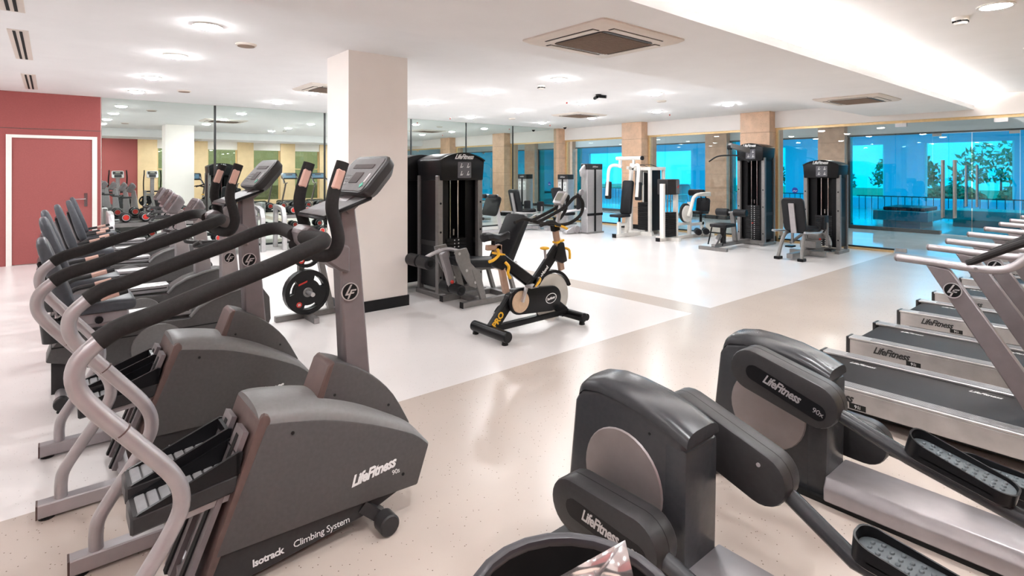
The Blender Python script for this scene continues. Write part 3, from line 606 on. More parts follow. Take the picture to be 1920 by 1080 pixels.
# ================================================================== RECUMBENT BIKES (face +x)
def make_recumbent(loc, label):
    t = thing('recumbent_bike', label, 'exercise bike', loc, 0, 'recumbent bikes')
    sh = MB().prism([(-0.03, 0.29), (-0.005, 0.37), (0.06, 0.46), (0.4, 0.46), (0.8, 0.44), (0.86, 0.51), (0.95, 0.56), (1.08, 0.60), (1.22, 0.625), (1.31, 0.61), (1.37, 0.52), (1.38, 0.34), (1.30, 0.14), (0.6, 0.11), (0.3, 0.16), (0.1, 0.25)], -0.12, 0.12).bevel(0.012).build('body_shell', m_body, t)
    MB().tube([(0.80, -0.122, 0.455), (0.855, -0.122, 0.515), (0.95, -0.122, 0.565), (1.08, -0.122, 0.607), (1.2, -0.122, 0.63)], 0.012, 8).build('shell_trim', m_crown, sh)
    MB().box(-0.0, 1.2, -0.123, 0.123, 0.375, 0.383).build('shell_seam', m_rub, sh)
    for s in (-1, 1):
        d = MB().lathe([(0.17, s * 0.118), (0.165, s * 0.128), (0.12, s * 0.132), (0.02, s * 0.132)], (0.60, 0, 0.27), 'y', 28).build('crank_cover', m_crown, t)
        MB().bar((0.60, s * 0.15, 0.27), (0.60 + 0.15 * s, s * 0.15, 0.27 + 0.05 * s), 0.03, 0.02).build('crank', m_dark, d)
        MB().box(0.56 + 0.15 * s, 0.66 + 0.15 * s, s * 0.22 - 0.06, s * 0.22 + 0.06, 0.255 + 0.05 * s, 0.285 + 0.05 * s).bevel(0.01, 1).build('pedal', m_rub, t)
    rl = MB().box(0.02, 0.82, -0.07, 0.07, 0.46, 0.53).bevel(0.008, 1).build('seat_rail', m_sil2, t)
    MB().box(0.05, 0.8, -0.072, 0.072, 0.49, 0.50).build('rail_groove', m_dark, rl)
    MB().box(0.02, 0.42, -0.135, 0.135, 0.50, 0.585).bevel(0.012, 1).build('seat_carriage', m_sil, t)
    MB().cyl((0.25, -0.135, 0.535), (0.25, -0.175, 0.535), 0.024, n=10).build('adjust_knob', m_blk, t)
    MB().box(0.08, 0.46, -0.20, 0.20, 0.585, 0.665).bevel(0.03, 3).build('seat', m_seat, t)
    B = Matrix.Translation((0.10, 0, 0.66)) @ Matrix.Rotation(R(-17), 4, 'Y')
    q = MB(B); q.loft([[(x, y, z) for x, y in rrect(th, w_, th * 0.42, 3)] for z, w_, th in ((-0.01, 0.20, 0.03), (0.005, 0.28, 0.06), (0.03, 0.34, 0.085), (0.12, 0.39, 0.09), (0.24, 0.40, 0.085), (0.36, 0.37, 0.075), (0.45, 0.32, 0.07), (0.50, 0.27, 0.06), (0.525, 0.20, 0.045), (0.535, 0.12, 0.02))]); q.build('backrest', m_seat, t)
    MB(B).box(-0.075, -0.035, -0.10, 0.10, -0.10, 0.36).bevel(0.01, 1).build('back_frame', m_mast, t)
    MB(B).box(-0.06, -0.03, -0.15, 0.15, 0.02, 0.40).bevel(0.01, 1).build('back_shell', m_blk, t)
    for s in (-1, 1):
        a = MB().curve([(0.04, s * 0.12, 0.57), (0.07, s * 0.26, 0.62), (0.13, s * 0.29, 0.68), (0.24, s * 0.29, 0.70), (0.40, s * 0.285, 0.735)], 0.018, 10).build('side_handle', m_dark, t)
        MB().cyl((0.25, s * 0.29, 0.703), (0.35, s * 0.287, 0.724), 0.0195, n=10).build('pulse_sensor', m_copper, a)
    cp = MB(); cp.lathe([(0.045, 0), (0.06, 0.14), (0.055, 0.14), (0.04, 0.01)], (0.0, -0.2, 0.44), n=16); cp.build('bottle_holder', m_dark, t)
    MB().prism([(1.03, 0.59), (1.17, 0.60), (1.13, 0.95), (1.10, 1.13), (1.03, 1.13), (1.03, 0.95)], -0.045, 0.045).bevel(0.006, 1).build('mast', m_sil, t)
    logo(t, (1.085, -0.046, 0.86), 0.042)
    U = Vector((0.52, 0, 0.854)); N = Vector((-0.854, 0, 0.52)); O = Vector((0.985, 0, 1.20))
    T = Matrix(((0, U.x, N.x, O.x), (-1, U.y, N.y, O.y), (0, U.z, N.z, O.z), (0, 0, 0, 1)))
    q = MB(T); q.loft([[(a, b_, h) for a, b_ in rrect(w_, h_, 0.04, 3)] for w_, h_, h in ((0.22, 0.15, -0.10), (0.31, 0.20, -0.05), (0.33, 0.22, -0.01), (0.32, 0.21, 0.0))]); con = q.build('console', m_mast, t)
    MB(T).prism(rrect(0.28, 0.17, 0.02), 0.0, 0.003, 'xy').build('screen_panel', m_dark, con)
    MB(T).prism(rrect(0.16, 0.05, 0.005, 2, 0, 0.03), 0.003, 0.005, 'xy').build('display', m_scr, con)
    MB().curve([(0.85, -0.22, 1.02), (0.82, -0.17, 0.99), (0.92, -0.10, 0.98), (1.03, 0, 0.985), (0.92, 0.10, 0.98), (0.82, 0.17, 0.99), (0.85, 0.22, 1.02)], 0.016, 10).build('handlebar', m_dark, t)
    for x in (0.05, 1.25):
        sb = MB().cyl((x, -0.29, 0.06), (x, 0.29, 0.06), 0.032, n=14).build('stabiliser', m_sil, t)
        for s in (-1, 1):
            MB().cyl((x, s * 0.25, 0.06), (x, s * 0.31, 0.06), 0.042, n=16).bevel(0.006, 1).build('end_cap', m_dark, sb)
            MB().lathe([(0.025, 0), (0.02, 0.03)], (x, s * 0.27, 0), n=10).build('foot', m_rub, sb)
        MB().box(x - 0.05, x + 0.05, -0.07, 0.07, 0.06, 0.30).build('support', m_dark, sb)
    return t
rb = make_recumbent((0, 4.83, 0), 'recumbent bike with slate seat standing next to a stair climber')
names = ['recumbent bike with slate seat, second along the row from the stair climbers', 'recumbent bike with slate seat, third along the row from the stair climbers', 'recumbent bike with slate seat, fourth along the row from the stair climbers', 'recumbent bike with slate seat, last but one before the dumbbell racks', 'recumbent bike with slate seat standing closest to the dumbbell racks']
for x, y, nm in zip((0, 0, 0.1, 0.22, 0.28), (5.87, 6.9, 7.95, 9.0, 10.0), names): dup(rb, (x, y, 0), 0, nm)
for ch in rb.children:     # the seat of the first bike is set lower
    if ch.name.split('.')[0] in ('backrest', 'back_frame', 'back_shell'): ch.location.z = -0.07

# ================================================================== TREADMILLS (local +x = front)
def make_treadmill(loc, label):
    t = thing('treadmill', label, 'treadmill', loc, -90, 'treadmills in the row')
    MB().box(0.08, 1.95, -0.30, 0.30, 0.06, 0.165).build('deck_base', m_rub, t)
    for s in (-1, 1):
        sf = MB().prism([(0.02, 0.09), (1.98, 0.09), (1.98, 0.205), (0.02, 0.205)], min(s * 0.335, s * 0.36), max(s * 0.335, s * 0.36)).bevel(0.004, 1).build('side_panel', m_alu, t)
        if s < 0:
            MB().box(0.40, 0.49, -0.3615, -0.36, 0.098, 0.132).build('badge_plate', m_rub, sf)
            text('LifeFitness', 0.072, m_inkd, sf, (0.30, -0.363, 0.135), (1, 0, 0), shear=0.45, bold=0.002, squash=0.85)
            text('91i', 0.03, m_ink, sf, (0.445, -0.3625, 0.105), (1, 0, 0))
        fr = MB().box(0.0, 1.52, min(s * 0.26, s * 0.362), max(s * 0.26, s * 0.362), 0.205, 0.222).bevel(0.004, 1).build('foot_rail', m_alu, t)
        q = MB()
        for k in range(7): q.box(0.16, 1.40, s * 0.272 + s * k * 0.012 - 0.0035, s * 0.272 + s * k * 0.012 + 0.0035, 0.222, 0.2255)
        q.build('grip_ribs', m_tread, fr)
        MB().box(-0.006, 0.02, min(s * 0.255, s * 0.363), max(s * 0.255, s * 0.363), 0.08, 0.225).bevel(0.006, 1).build('rear_cap', m_dark, t)
        MB().lathe([(0.035, 0), (0.035, 0.05), (0.025, 0.07)], (0.12, s * 0.28, 0), n=12).build('rear_foot', m_rub, t)
        MB().lathe([(0.035, 0), (0.035, 0.05), (0.025, 0.07)], (1.85, s * 0.25, 0), n=12).build('front_foot', m_rub, t)
        up = MB().prism([(0.78, 1.025), (0.89, 1.01), (1.47, 0.10), (1.33, 0.10)], min(s * 0.315, s * 0.352), max(s * 0.315, s * 0.352)).bevel(0.006, 1).build('upright', m_mast, t)
        if s < 0: logo(up, (0.903, -0.353, 0.90), 0.042)
        hr = MB().curve([(0.64, s * 0.333, 1.045), (0.80, s * 0.333, 1.038), (0.98, s * 0.333, 1.03), (1.08, s * 0.333, 1.032), (1.15, s * 0.325, 1.06), (1.22, s * 0.31, 1.14), (1.32, s * 0.29, 1.22)], 0.021, 12).build('handrail', m_sil, t)
        MB().ball((0.64, s * 0.333, 1.045), (0.014, 0.022, 0.022)).build('rail_end', m_mast, hr)
        MB().cyl((1.0, s * 0.356, 1.03), (1.0, s * 0.35, 1.03), 0.008, n=10).build('rail_screw', m_graf, hr)
    bl = MB().loft([[(x, -0.258, z), (x, 0.258, z), (x, 0.258, z + 0.012), (x, -0.258, z + 0.012)] for x, z in ((0.035, 0.13), (0.02, 0.16), (0.05, 0.190), (0.1, 0.196), (1.56, 0.196))]).build('belt', m_belt, t)
    for x in (0.30, 0.95): text('LifeFitness', 0.045, m_ink, bl, (x, 0.17, 0.2085), (1, 0, 0), (0, 1, 0), shear=0.4, squash=0.9)
    MB().cyl((0.06, -0.255, 0.155), (0.06, 0.255, 0.155), 0.038, n=16).build('rear_roller', m_rub, t)
    MB().prism([(1.50, 0.205), (1.62, 0.27), (1.85, 0.30), (2.0, 0.26), (2.05, 0.15), (2.02, 0.05), (1.55, 0.05)], -0.36, 0.36).bevel(0.02, 2).build('motor_cover', m_hous, t)
    gp = MB().curve([(0.96, -0.333, 1.05), (1.05, -0.32, 1.105), (1.2, -0.30, 1.19), (1.28, -0.26, 1.215), (1.29, 0, 1.22), (1.28, 0.26, 1.215), (1.2, 0.30, 1.19), (1.05, 0.32, 1.105), (0.96, 0.333, 1.05)], 0.019, 10).build('cross_grip', m_foam, t)
    U = Vector((0.50, 0, 0.866)); N = Vector((-0.866, 0, 0.5)); O = Vector((1.42, 0, 1.33))
    T = Matrix(((0, U.x, N.x, O.x), (-1, U.y, N.y, O.y), (0, U.z, N.z, O.z), (0, 0, 0, 1)))
    q = MB(T); q.loft([[(a, b_, h) for a, b_ in rrect(w_, h_, 0.06, 4)] for w_, h_, h in ((0.5, 0.2, -0.09), (0.66, 0.28, -0.04), (0.68, 0.30, -0.01), (0.66, 0.28, 0))]); con = q.build('console', m_hous, t)
    MB(T).prism(rrect(0.52, 0.20, 0.02), 0, 0.003, 'xy').build('control_panel', M('blue_console', (70, 104, 128), 0.4) if 'blue_console' not in bpy.data.materials else bpy.data.materials['blue_console'], con)
    MB(T).prism(rrect(0.26, 0.05, 0.005, 2, 0, 0.05), 0.003, 0.005, 'xy').build('display', m_scr, con)
    for s in (-1, 1): MB().bar((1.30, s * 0.29, 1.20), (1.42, s * 0.29, 1.30), 0.04, 0.06).build('console_arm', m_mast, t)
    return t
tm = make_treadmill((4.105, 1.65, 0), 'treadmill beside the elliptical trainer')
for x, nm in ((5.25, 'treadmill standing second from the elliptical trainers'), (6.54, 'treadmill standing third from the elliptical trainers'), (7.75, 'treadmill standing fourth from the elliptical trainers'), (8.98, 'treadmill standing last but one before the glass doors'), (10.2, 'treadmill standing closest to the glass doors')):
    dup(tm, (x, 1.65, 0), -90, nm)

# ================================================================== ELLIPTICAL TRAINERS (local +x = front)
def make_elliptical(loc, label, near, far):
    t = thing('elliptical_trainer', label, 'elliptical trainer', loc, -90, 'elliptical trainers')
    out = [(0.02, 0.0), (0.015, 0.17), (0.06, 0.60), (0.10, 0.655), (0.20, 0.68), (0.38, 0.668), (0.54, 0.635), (0.60, 0.605), (0.605, 0.0)]
    out = [(x, z * 0.95) for x, z in out]
    hs = MB(); hs.prism(out, -0.105, 0.105); hs = hs.bevel(0.022, 3).build('housing', m_hous, t)
    st = [(0.064, 0.60, 0.612, .07), (0.072, 0.615, 0.645, .088), (0.088, 0.635, 0.685, .10), (0.12, 0.66, 0.715, .104), (0.20, 0.675, 0.73, .108), (0.30, 0.67, 0.728, .108), (0.42, 0.655, 0.712, .108), (0.53, 0.625, 0.68, .108), (0.61, 0.592, 0.643, .108)]
    q = MB(); q.loft([[(x, w_ * math.copysign(abs(math.cos(a)) ** 0.55, math.cos(a)), ze + (zt - ze) * math.sin(a) ** 0.8) for a in [math.pi * k / 14 for k in range(15)]] for x, ze, zt, w_ in [(a_, b2 * 0.95, c2 * 0.95, d2) for a_, b2, c2, d2 in st]]); q.build('top_cap', m_hous, t, ang=60)
    MB().prism([(0.50, 0.01), (0.60, 0.01), (0.61, 0.55), (0.51, 0.57)], -0.108, 0.108).bevel(0.02, 2).build('front_cover', m_hous, t)
    for x, z in ((0.16, 0.2), (0.56, 0.3), (0.45, 0.56)): MB().cyl((x, -0.107, z), (x, -0.104, z), 0.006, n=8).build('screw_cap', m_rub, hs)
    for s, (ca, cb, pa, pb) in ((-1, near), (1, far)):
        d = MB().lathe([(0.19, s * 0.104), (0.185, s * 0.112), (0.02, s * 0.114)], (0.32, 0, 0.34), 'y', 36).build('crank_disc', m_disc, t)
        MB().cyl((ca[0], s * 0.10, ca[1]), (ca[0], s * 0.21, ca[1]), 0.03, n=10).build('crank_pin', m_dark, d)
        y0, y1 = s * 0.19, s * 0.315
        pod = MB().prism(stadium(ca, cb, 0.098, 12), min(y0, y1), max(y0, y1)).bevel(0.014, 2).build('link_cover', m_dark, t)
        MB().prism(stadium(ca, cb, 0.0985, 12), min(s * 0.245, s * 0.248), max(s * 0.245, s * 0.248)).build('cover_seam', m_rub, pod)
        di = Vector((cb[0] - ca[0], 0, cb[1] - ca[1])).normalized(); up = Vector((-di.z, 0, di.x)); mid = Vector(((ca[0] + cb[0]) / 2, 0, (ca[1] + cb[1]) / 2))
        if s < 0:
            def pt(u, v): p = mid + di * u + up * v; return (p.x, p.z)
            a, b_ = pt(-0.13, 0.0), pt(0.17, -0.02)
            MB().prism(stadium(a, b_, 0.036, 8), y1 - 0.0015, y1 + 0.006).build('name_recess', m_blk, pod)
            c = mid + di * 0.0; text('LifeFitness', 0.058, m_sil2, pod, (c.x, y1 - 0.0018, c.z - 0.022), (di.x * 0.995, 0, di.z - 0.06), shear=0.3, bold=0.0016, squash=0.78)
            c = mid + di * 0.165; text('90x', 0.034, m_sil2, pod, (c.x, y1 - 0.0018, c.z - 0.03), (di.x, 0, di.z - 0.06))
        else:
            for u, v in ((-0.18, 0.05), (0.16, 0.05)): 
                p = mid + di * u + up * v; MB().cyl((p.x, y0 - 0.003, p.z), (p.x, y0 + 0.002, p.z), 0.008, n=10).build('screw', m_sil2, pod)
        ya = s * 0.255
        arm = MB(); e0 = Vector((cb[0], ya, cb[1])); p0 = Vector((pa[0], ya, pa[1])); p1 = Vector((pb[0], ya, pb[1])); e1 = p1 + (p1 - p0).normalized() * 0.45
        arm.tube([e0, p0 + Vector((0, 0, -0.07)), p1 + Vector((0, 0, -0.07)), e1 + Vector((0, 0, -0.05))], 0.030, 12); arm = arm.build('pedal_arm', m_hous, t)
        du = (p1 - p0).normalized(); L = (p1 - p0).length; upv = Vector((0, 1, 0)).cross(du).normalized(); upv = upv if upv.z > 0 else -upv
        T = Matrix(((du.x, 0, upv.x, p0.x), (du.y, 1, upv.y, ya), (du.z, 0, upv.z, p0.z), (0, 0, 0, 1)))
        tray = MB(T).prism(rrect(L, 0.15, 0.06, 6, L / 2, 0), -0.035, 0.0, 'xy').bevel(0.006, 1).build('pedal', m_blk, t)
        wl = MB(T); pts = rrect(L, 0.15, 0.06, 6, L / 2, 0); inn = rrect(L - 0.014, 0.136, 0.054, 6, L / 2, 0); n = len(pts)
        def hgt(x): return 0.016 + 0.028 * max(0, 1 - x / (0.45 * L))
        wl.loft([[(a[0], a[1], -0.01) for a in pts], [(a[0], a[1], hgt(a[0])) for a in pts], [(a[0], a[1], hgt(a[0])) for a in inn], [(a[0], a[1], -0.01) for a in inn]], cap=False); wl.build('pedal_wall', m_blk, tray)
        MB(T).prism(rrect(L - 0.02, 0.13, 0.05, 6, L / 2, 0), 0.0, 0.003, 'xy').build('pedal_mat', m_pedal, tray)
        me = None
        for k in range(10):
            for j in range(4 if k % 2 else 3):
                x = 0.045 + k * (L - 0.09) / 9; y = (j - (1.5 if k % 2 else 1.0)) * 0.03
                if me is None:
                    o = MB().ball((0, 0, 0), (0.008, 0.012, 0.006), 8, 4).build('grip_stud', m_pedal, tray); me = o.data
                else:
                    o = bpy.data.objects.new('grip_stud', me); C.objects.link(o); o.parent = tray
                o.matrix_local = T @ Matrix.Translation((x, y, 0.003))
        # swing handle
        hb = MB().curve([(e1.x, s * 0.24, e1.z - 0.05), (1.72, s * 0.26, 0.75), (1.70, s * 0.27, 1.05), (1.62, s * 0.27, 1.28), (1.58, s * 0.26, 1.42), (1.64, s * 0.25, 1.56)], 0.021, 10).build('swing_handle', m_foam, t)
    rail = MB(); rail.loft([[(x, -w0, 0.025), (x, w0, 0.025), (x, w0, 0.085), (x, w1, 0.13), (x, -w1, 0.13), (x, -w0, 0.085)] for x, w0, w1 in ((0.60, 0.15, 0.12), (1.9, 0.13, 0.10))]); rail = rail.bevel(0.006, 1).build('base_rail', m_sil, t)
    MB().box(0.05, 1.9, -0.13, 0.13, 0.0, 0.026).build('under_rail', m_rub, rail)
    for x in (0.1, 1.85): MB().box(x - 0.05, x + 0.05, -0.30, 0.30, 0.0, 0.05).bevel(0.01, 1).build('cross_foot', m_dark, t)
    MB().prism([(1.66, 0.15), (1.86, 0.15), (1.78, 0.9), (1.70, 1.35), (1.60, 1.35), (1.64, 0.9)], -0.06, 0.06).bevel(0.012, 1).build('mast', m_sil, t)
    MB().cyl((1.72, -0.26, 0.78), (1.72, 0.26, 0.78), 0.03, n=12).build('pivot', m_dark, t)
    U = Vector((0.42, 0, 0.907)); N = Vector((-0.907, 0, 0.42)); O = Vector((1.62, 0, 1.42))
    T = Matrix(((0, U.x, N.x, O.x), (-1, U.y, N.y, O.y), (0, U.z, N.z, O.z), (0, 0, 0, 1)))
    q = MB(T); q.loft([[(a, b_, h) for a, b_ in rrect(w_, h_, 0.04, 3)] for w_, h_, h in ((0.25, 0.2, -0.09), (0.36, 0.27, -0.04), (0.36, 0.27, 0.0))]); con = q.build('console', m_sil2, t)
    MB(T).prism(rrect(0.30, 0.12, 0.01, 2, 0, 0.05), 0, 0.004, 'xy').build('control_panel', m_dark, con)
    MB(T).prism(rrect(0.14, 0.04, 0.005, 2, 0, 0.06), 0.004, 0.006, 'xy').build('display', m_lcd, con)
    MB(T).prism(rrect(0.22, 0.10, 0.01, 2, 0, -0.07), 0, 0.012, 'xy').build('reading_rack', m_dark, con)
    return t
make_elliptical((1.83, 1.70, 0), 'slate elliptical trainer between the waste bin and the other elliptical',
    near=((0.233, 0.27), (0.534, 0.27), (0.95, 0.23), (1.27, 0.22)), far=((0.383, 0.51), (0.725, 0.40), (1.02, 0.30), (1.36, 0.27)))
make_elliptical((2.88, 1.62, 0), 'slate elliptical trainer between the other elliptical and the treadmills',
    near=((0.333, 0.592), (0.624, 0.517), (0.955, 0.475), (1.285, 0.395)), far=((0.36, 0.21), (0.66, 0.20), (1.02, 0.23), (1.36, 0.22)))

# ================================================================== WASTE BIN by the camera
BX, BY, BZ = 0.735, 0.70, 0.745
t = thing('waste_bin', 'round open black plastic waste bin with a rolled rim', 'waste bin', (BX, BY, 0))
MB().lathe([(0.15, 0.0), (0.16, 0.02), (0.195, BZ), (0.185, BZ), (0.15, 0.03), (0.0, 0.03)], n=40, cap=False).build('barrel', m_black_in, t)
ring(Matrix.Translation((0, 0, BZ)), 0.206, 0.182, -0.012, 0.010).bevel(0.008, 2).build('rim', m_bin, t)
q = MB(); fo = [(0.045, 0.10, 0.72), (0.158, 0.007, 0.80), (0.150, -0.03, 0.715), (0.07, 0.0, 0.716), (0.10, 0.03, 0.735)]
for tri in ((0, 1, 4), (4, 1, 2), (0, 4, 3), (3, 4, 2)): q.poly([fo[i] for i in tri])
o = tag(q.build('foil_wrapper', m_foil, None, (BX, BY, 0), 10), 'crumpled silver foil wrapper sticking out of the waste bin', 'wrapper')
o.modifiers.new('s', 'SOLIDIFY').thickness = 0.003
tag(MB().lathe([(0.165, 0.55), (0.168, 0.66), (0.12, 0.695), (0.02, 0.705)], (BX, BY, 0), n=14).build('paper_litter', m_paper), 'heap of crumpled pale paper inside the waste bin', 'paper')

# ================================================================== STRENGTH MACHINES
RZ = lambda a: Matrix.Rotation(R(a), 4, 'Z')
TR = lambda *v: Matrix.Translation(v)
def figure(q, cx, cy, s):
    # tiny pictogram: seat line, body line, head
    q.prism(rrect(s * 0.5, s * 0.08, s * 0.02, 1, cx, cy - s * 0.25), 0.002, 0.003, 'xy')
    q.prism([(cx - s * 0.15, cy - s * 0.2), (cx - s * 0.03, cy - s * 0.2), (cx + s * 0.12, cy + s * 0.2), (cx, cy + s * 0.22)], 0.002, 0.003, 'xy')
    q.prism(rrect(s * 0.16, s * 0.16, s * 0.07, 3, cx + s * 0.1, cy + s * 0.34), 0.002, 0.003, 'xy')
    q.prism([(cx - s * 0.05, cy - s * 0.2), (cx + s * 0.4, cy - s * 0.02), (cx + s * 0.4, cy - s * 0.1), (cx - s * 0.02, cy - s * 0.28)], 0.002, 0.003, 'xy')
def tower(t, T, w=0.60, d=0.50, h=1.75, cap=0.34, placard=True, stackh=0.62):
    for s in (-1, 1):
        p = MB(T).box(0.0, 0.07, s * w / 2 - 0.035, s * w / 2 + 0.035, 0, h - cap + 0.06).bevel(0.006, 1).build('front_post', m_graf, t)
        q = MB(T)
        for z in (0.25, 0.8, 1.15): q.cyl((-0.003, s * w / 2, z), (0.0, s * w / 2, z), 0.014, n=10)
        q.build('bolt', m_blk, p)
        MB(T).box(d - 0.05, d, s * w / 2 - 0.03, s * w / 2 + 0.03, 0, h - cap + 0.06).build('rear_post', m_graf, t)
        sp = MB(T).box(0.07, d - 0.05, s * w / 2 - 0.008, s * w / 2 + 0.008, 0.12, h - cap).build('side_panel', m_blk, t)
        MB(T).box(0.07, d - 0.05, s * w / 2 - 0.012, s * w / 2 + 0.012, 0.62, 0.68).build('panel_rib', m_dark, sp)
    MB(T).box(d - 0.09, d - 0.06, -w / 2 + 0.03, w / 2 - 0.03, 0.10, h - cap).build('back_shroud', m_blk, t)
    MB(T).box(0.11, 0.13, 0.12, w / 2 - 0.04, 0.10, h - cap).build('inner_shroud', m_blk, t)
    MB(T).box(0.11, 0.13, -w / 2 + 0.04, -0.14, 0.10, h - cap).build('inner_shroud', m_blk, t)
    n = 14; arc = [(-(w / 2 + 0.03) + (w + 0.06) * k / n, h - 0.09 + 0.09 * math.sin(math.pi * k / n) ** 0.8) for k in range(n + 1)]
    c = MB(T).prism(arc + [(w / 2 + 0.01, h - cap), (-w / 2 - 0.01, h - cap)], -0.045, d + 0.01, 'yz').bevel(0.012, 2).build('cap', m_blk, t)
    MB(T).prism([(a, b_ + 0.004) for a, b_ in arc] + [(a, b_ - 0.012) for a, b_ in arc[::-1]], -0.06, -0.02, 'yz').build('cap_rim', m_blk, c)
    F = T @ frame((-0.047, 0, h - 0.115), (0, -1, 0), (0, 0, 1))
    tx = text('LifeFitness', 0.085, m_ink, c, (0, 0, 0), (1, 0, 0), (0, 1, 0), shear=0.45, bold=0.002, squash=0.85); tx.matrix_local = T @ frame((-0.062, 0, h - 0.075), (0, -1, 0), (-0.25, 0, 1))
    if placard:
        P = T @ frame((-0.046, -0.02, h - cap * 0.62), (0, -1, 0), (0, 0, 1))
        pc = MB(P).prism(rrect(0.20, 0.20, 0.01), 0, 0.002, 'xy').build('placard', M('placard_grey', (92, 92, 98), 0.4) if 'placard_grey' not in bpy.data.materials else bpy.data.materials['placard_grey'], c)
        q = MB(P)
        for cx in (-0.05, 0.05):
            for cy in (-0.045, 0.05): figure(q, cx, cy, 0.075)
        q.build('pictograms', m_ink, pc)['kind'] = 'stuff'
    for y in (-0.06, 0.06): MB(T).cyl((0.16, y, 0.1), (0.16, y, h - cap), 0.011, n=10).build('guide_rod', m_chrome, t)
    q = MB(T); k = int(stackh / 0.042)
    for i in range(k): q.box(0.10, 0.24, -0.15, 0.15, 0.11 + i * 0.042, 0.11 + i * 0.042 + 0.037)
    ws = q.build('weight_stack', m_plate, t); ws['kind'] = 'stuff'
    q = MB(T)
    for i in range(k):
        for y in (-0.03, 0.03): q.box(0.097, 0.10, y - 0.008, y + 0.008, 0.122 + i * 0.042, 0.136 + i * 0.042)
    q.build('stack_numbers', m_ink, ws)['kind'] = 'stuff'
    MB(T).cyl((0.17, 0, 0.11 + stackh), (0.17, 0, 0.19 + stackh), 0.014, n=10).build('selector_rod', m_chrome, t)
    MB(T).cyl((0.07, 0.0, 0.45), (0.10, 0.0, 0.45), 0.012, n=8).build('selector_pin', m_redp, t)
    MB(T).box(-0.06, d + 0.03, -w / 2 - 0.04, -w / 2 + 0.04, 0, 0.06).bevel(0.005, 1).build('base_foot', m_graf, t)
    MB(T).box(-0.06, d + 0.03, w / 2 - 0.04, w / 2 + 0.04, 0, 0.06).bevel(0.005, 1).build('base_foot', m_graf, t)
    MB(T).box(0.0, 0.07, -w / 2 + 0.03, w / 2 - 0.03, 0.03, 0.10).build('base_beam', m_graf, t)
def roller(t, c0, c1, r=0.06, mat=None, name='roller_pad'):
    a, b_ = Vector(c0), Vector(c1); L = (b_ - a); u = L.normalized()
    q = MB(); q.tube([a, a + u * 0.012, b_ - u * 0.012, b_], r, 18); o = q.bevel(0.012, 2).build(name, mat or m_pad, t)
    MB().cyl(a - u * 0.004, a + u * 0.004, r * 0.55, n=12).build('end_disc', m_blk, o); MB().cyl(b_ - u * 0.004, b_ + u * 0.004, r * 0.55, n=12).build('end_disc', m_blk, o); return o
def pad(t, T, l, w_, th, name, mat=None): return MB(T).prism(rrect(l, w_, min(l, w_) * 0.18, 4), -th / 2, th / 2, 'xy').bevel(th * 0.3, 2).build(name, mat or m_pad, t)

# leg extension and leg curl, tower seen from the front
t = thing('leg_extension_machine', 'grey framed leg machine with roller pads beside the spin bike', 'weight machine', (3.9, 5.3, 0))
tower(t, TR(0.02, 0.36, 0) @ RZ(90), 0.60, 0.50, 1.77)
for y in (-0.2, 0.22):
    b_ = MB().box(-0.36, 0.62, y - 0.03, y + 0.03, 0.0, 0.065).bevel(0.005, 1).build('base_bar', m_graf, t)
    for x in (-0.362, 0.622): MB().box(x - 0.004, x + 0.004, y - 0.032, y + 0.032, 0, 0.067).build('end_cap', m_blk, b_)
MB().box(-0.1, -0.04, -0.2, 0.36, 0.0, 0.06).build('cross_bar', m_graf, t); MB().box(0.35, 0.42, -0.2, 0.36, 0.0, 0.06).build('cross_bar', m_graf, t)
for y in (-0.2, 0.22):
    MB().prism([(-0.10, 0.06), (-0.02, 0.06), (-0.12, 0.42), (-0.23, 0.42)], y - 0.02, y + 0.02).bevel(0.005, 1).build('front_leg', m_graf, t)
    MB().prism([(-0.46, 0.66), (-0.30, 0.68), (-0.26, 0.60), (-0.24, 0.50), (-0.14, 0.40), (-0.10, 0.26), (-0.17, 0.20), (-0.26, 0.24), (-0.36, 0.40), (-0.43, 0.54)], y - 0.012, y + 0.012).bevel(0.004, 1).build('side_plate', m_graf, t)
    q = MB()
    for x, z in ((-0.40, 0.62), (-0.18, 0.27), (-0.3, 0.42)): q.cyl((x, y - 0.018, z), (x, y + 0.018, z), 0.016, n=10)
    q.build('plate_bolts', m_sil2, t)
    MB().bar((0.42, y, 0.06), (0.30, y, 0.42), 0.04, 0.05, (0, 1, 0)).build('rear_leg', m_graf, t)
pad(t, TR(0.02, 0, 0.46) @ Matrix.Rotation(R(6), 4, 'Y'), 0.66, 0.38, 0.10, 'seat')
pad(t, TR(0.50, 0, 0.70) @ Matrix.Rotation(R(-62), 4, 'Y'), 0.66, 0.40, 0.09, 'backrest')
MB().bar((0.46, 0, 0.40), (0.64, 0, 0.90), 0.10, 0.05, (1, 0, 0)).build('back_frame', m_graf, t)
MB().box(-0.2, 0.5, -0.04, 0.04, 0.36, 0.41).build('seat_beam', m_graf, t)
roller(t, (-0.78, -0.22, 0.55), (-0.78, -0.01, 0.55), 0.07, m_pad); roller(t, (-0.78, 0.01, 0.55), (-0.78, 0.22, 0.55), 0.07, m_pad)
MB().curve([(-0.30, -0.06, 0.62), (-0.45, -0.06, 0.66), (-0.62, -0.04, 0.63), (-0.76, 0, 0.56)], 0.022, 8).build('leg_lever', m_sil, t)
roller(t, (-0.36, -0.20, 0.20), (-0.36, -0.01, 0.20), 0.06, m_pad); roller(t, (-0.36, 0.01, 0.20), (-0.36, 0.2, 0.20), 0.06, m_pad)
MB().prism([(-0.52, 0.60), (-0.44, 0.64), (-0.34, 0.30), (-0.33, 0.18), (-0.39, 0.18)], -0.03, 0.03).bevel(0.006, 1).build('shin_lever', m_sil, t)
MB().ball((-0.42, -0.1, 0.29), 0.022).build('pull_knob', m_redp, t)
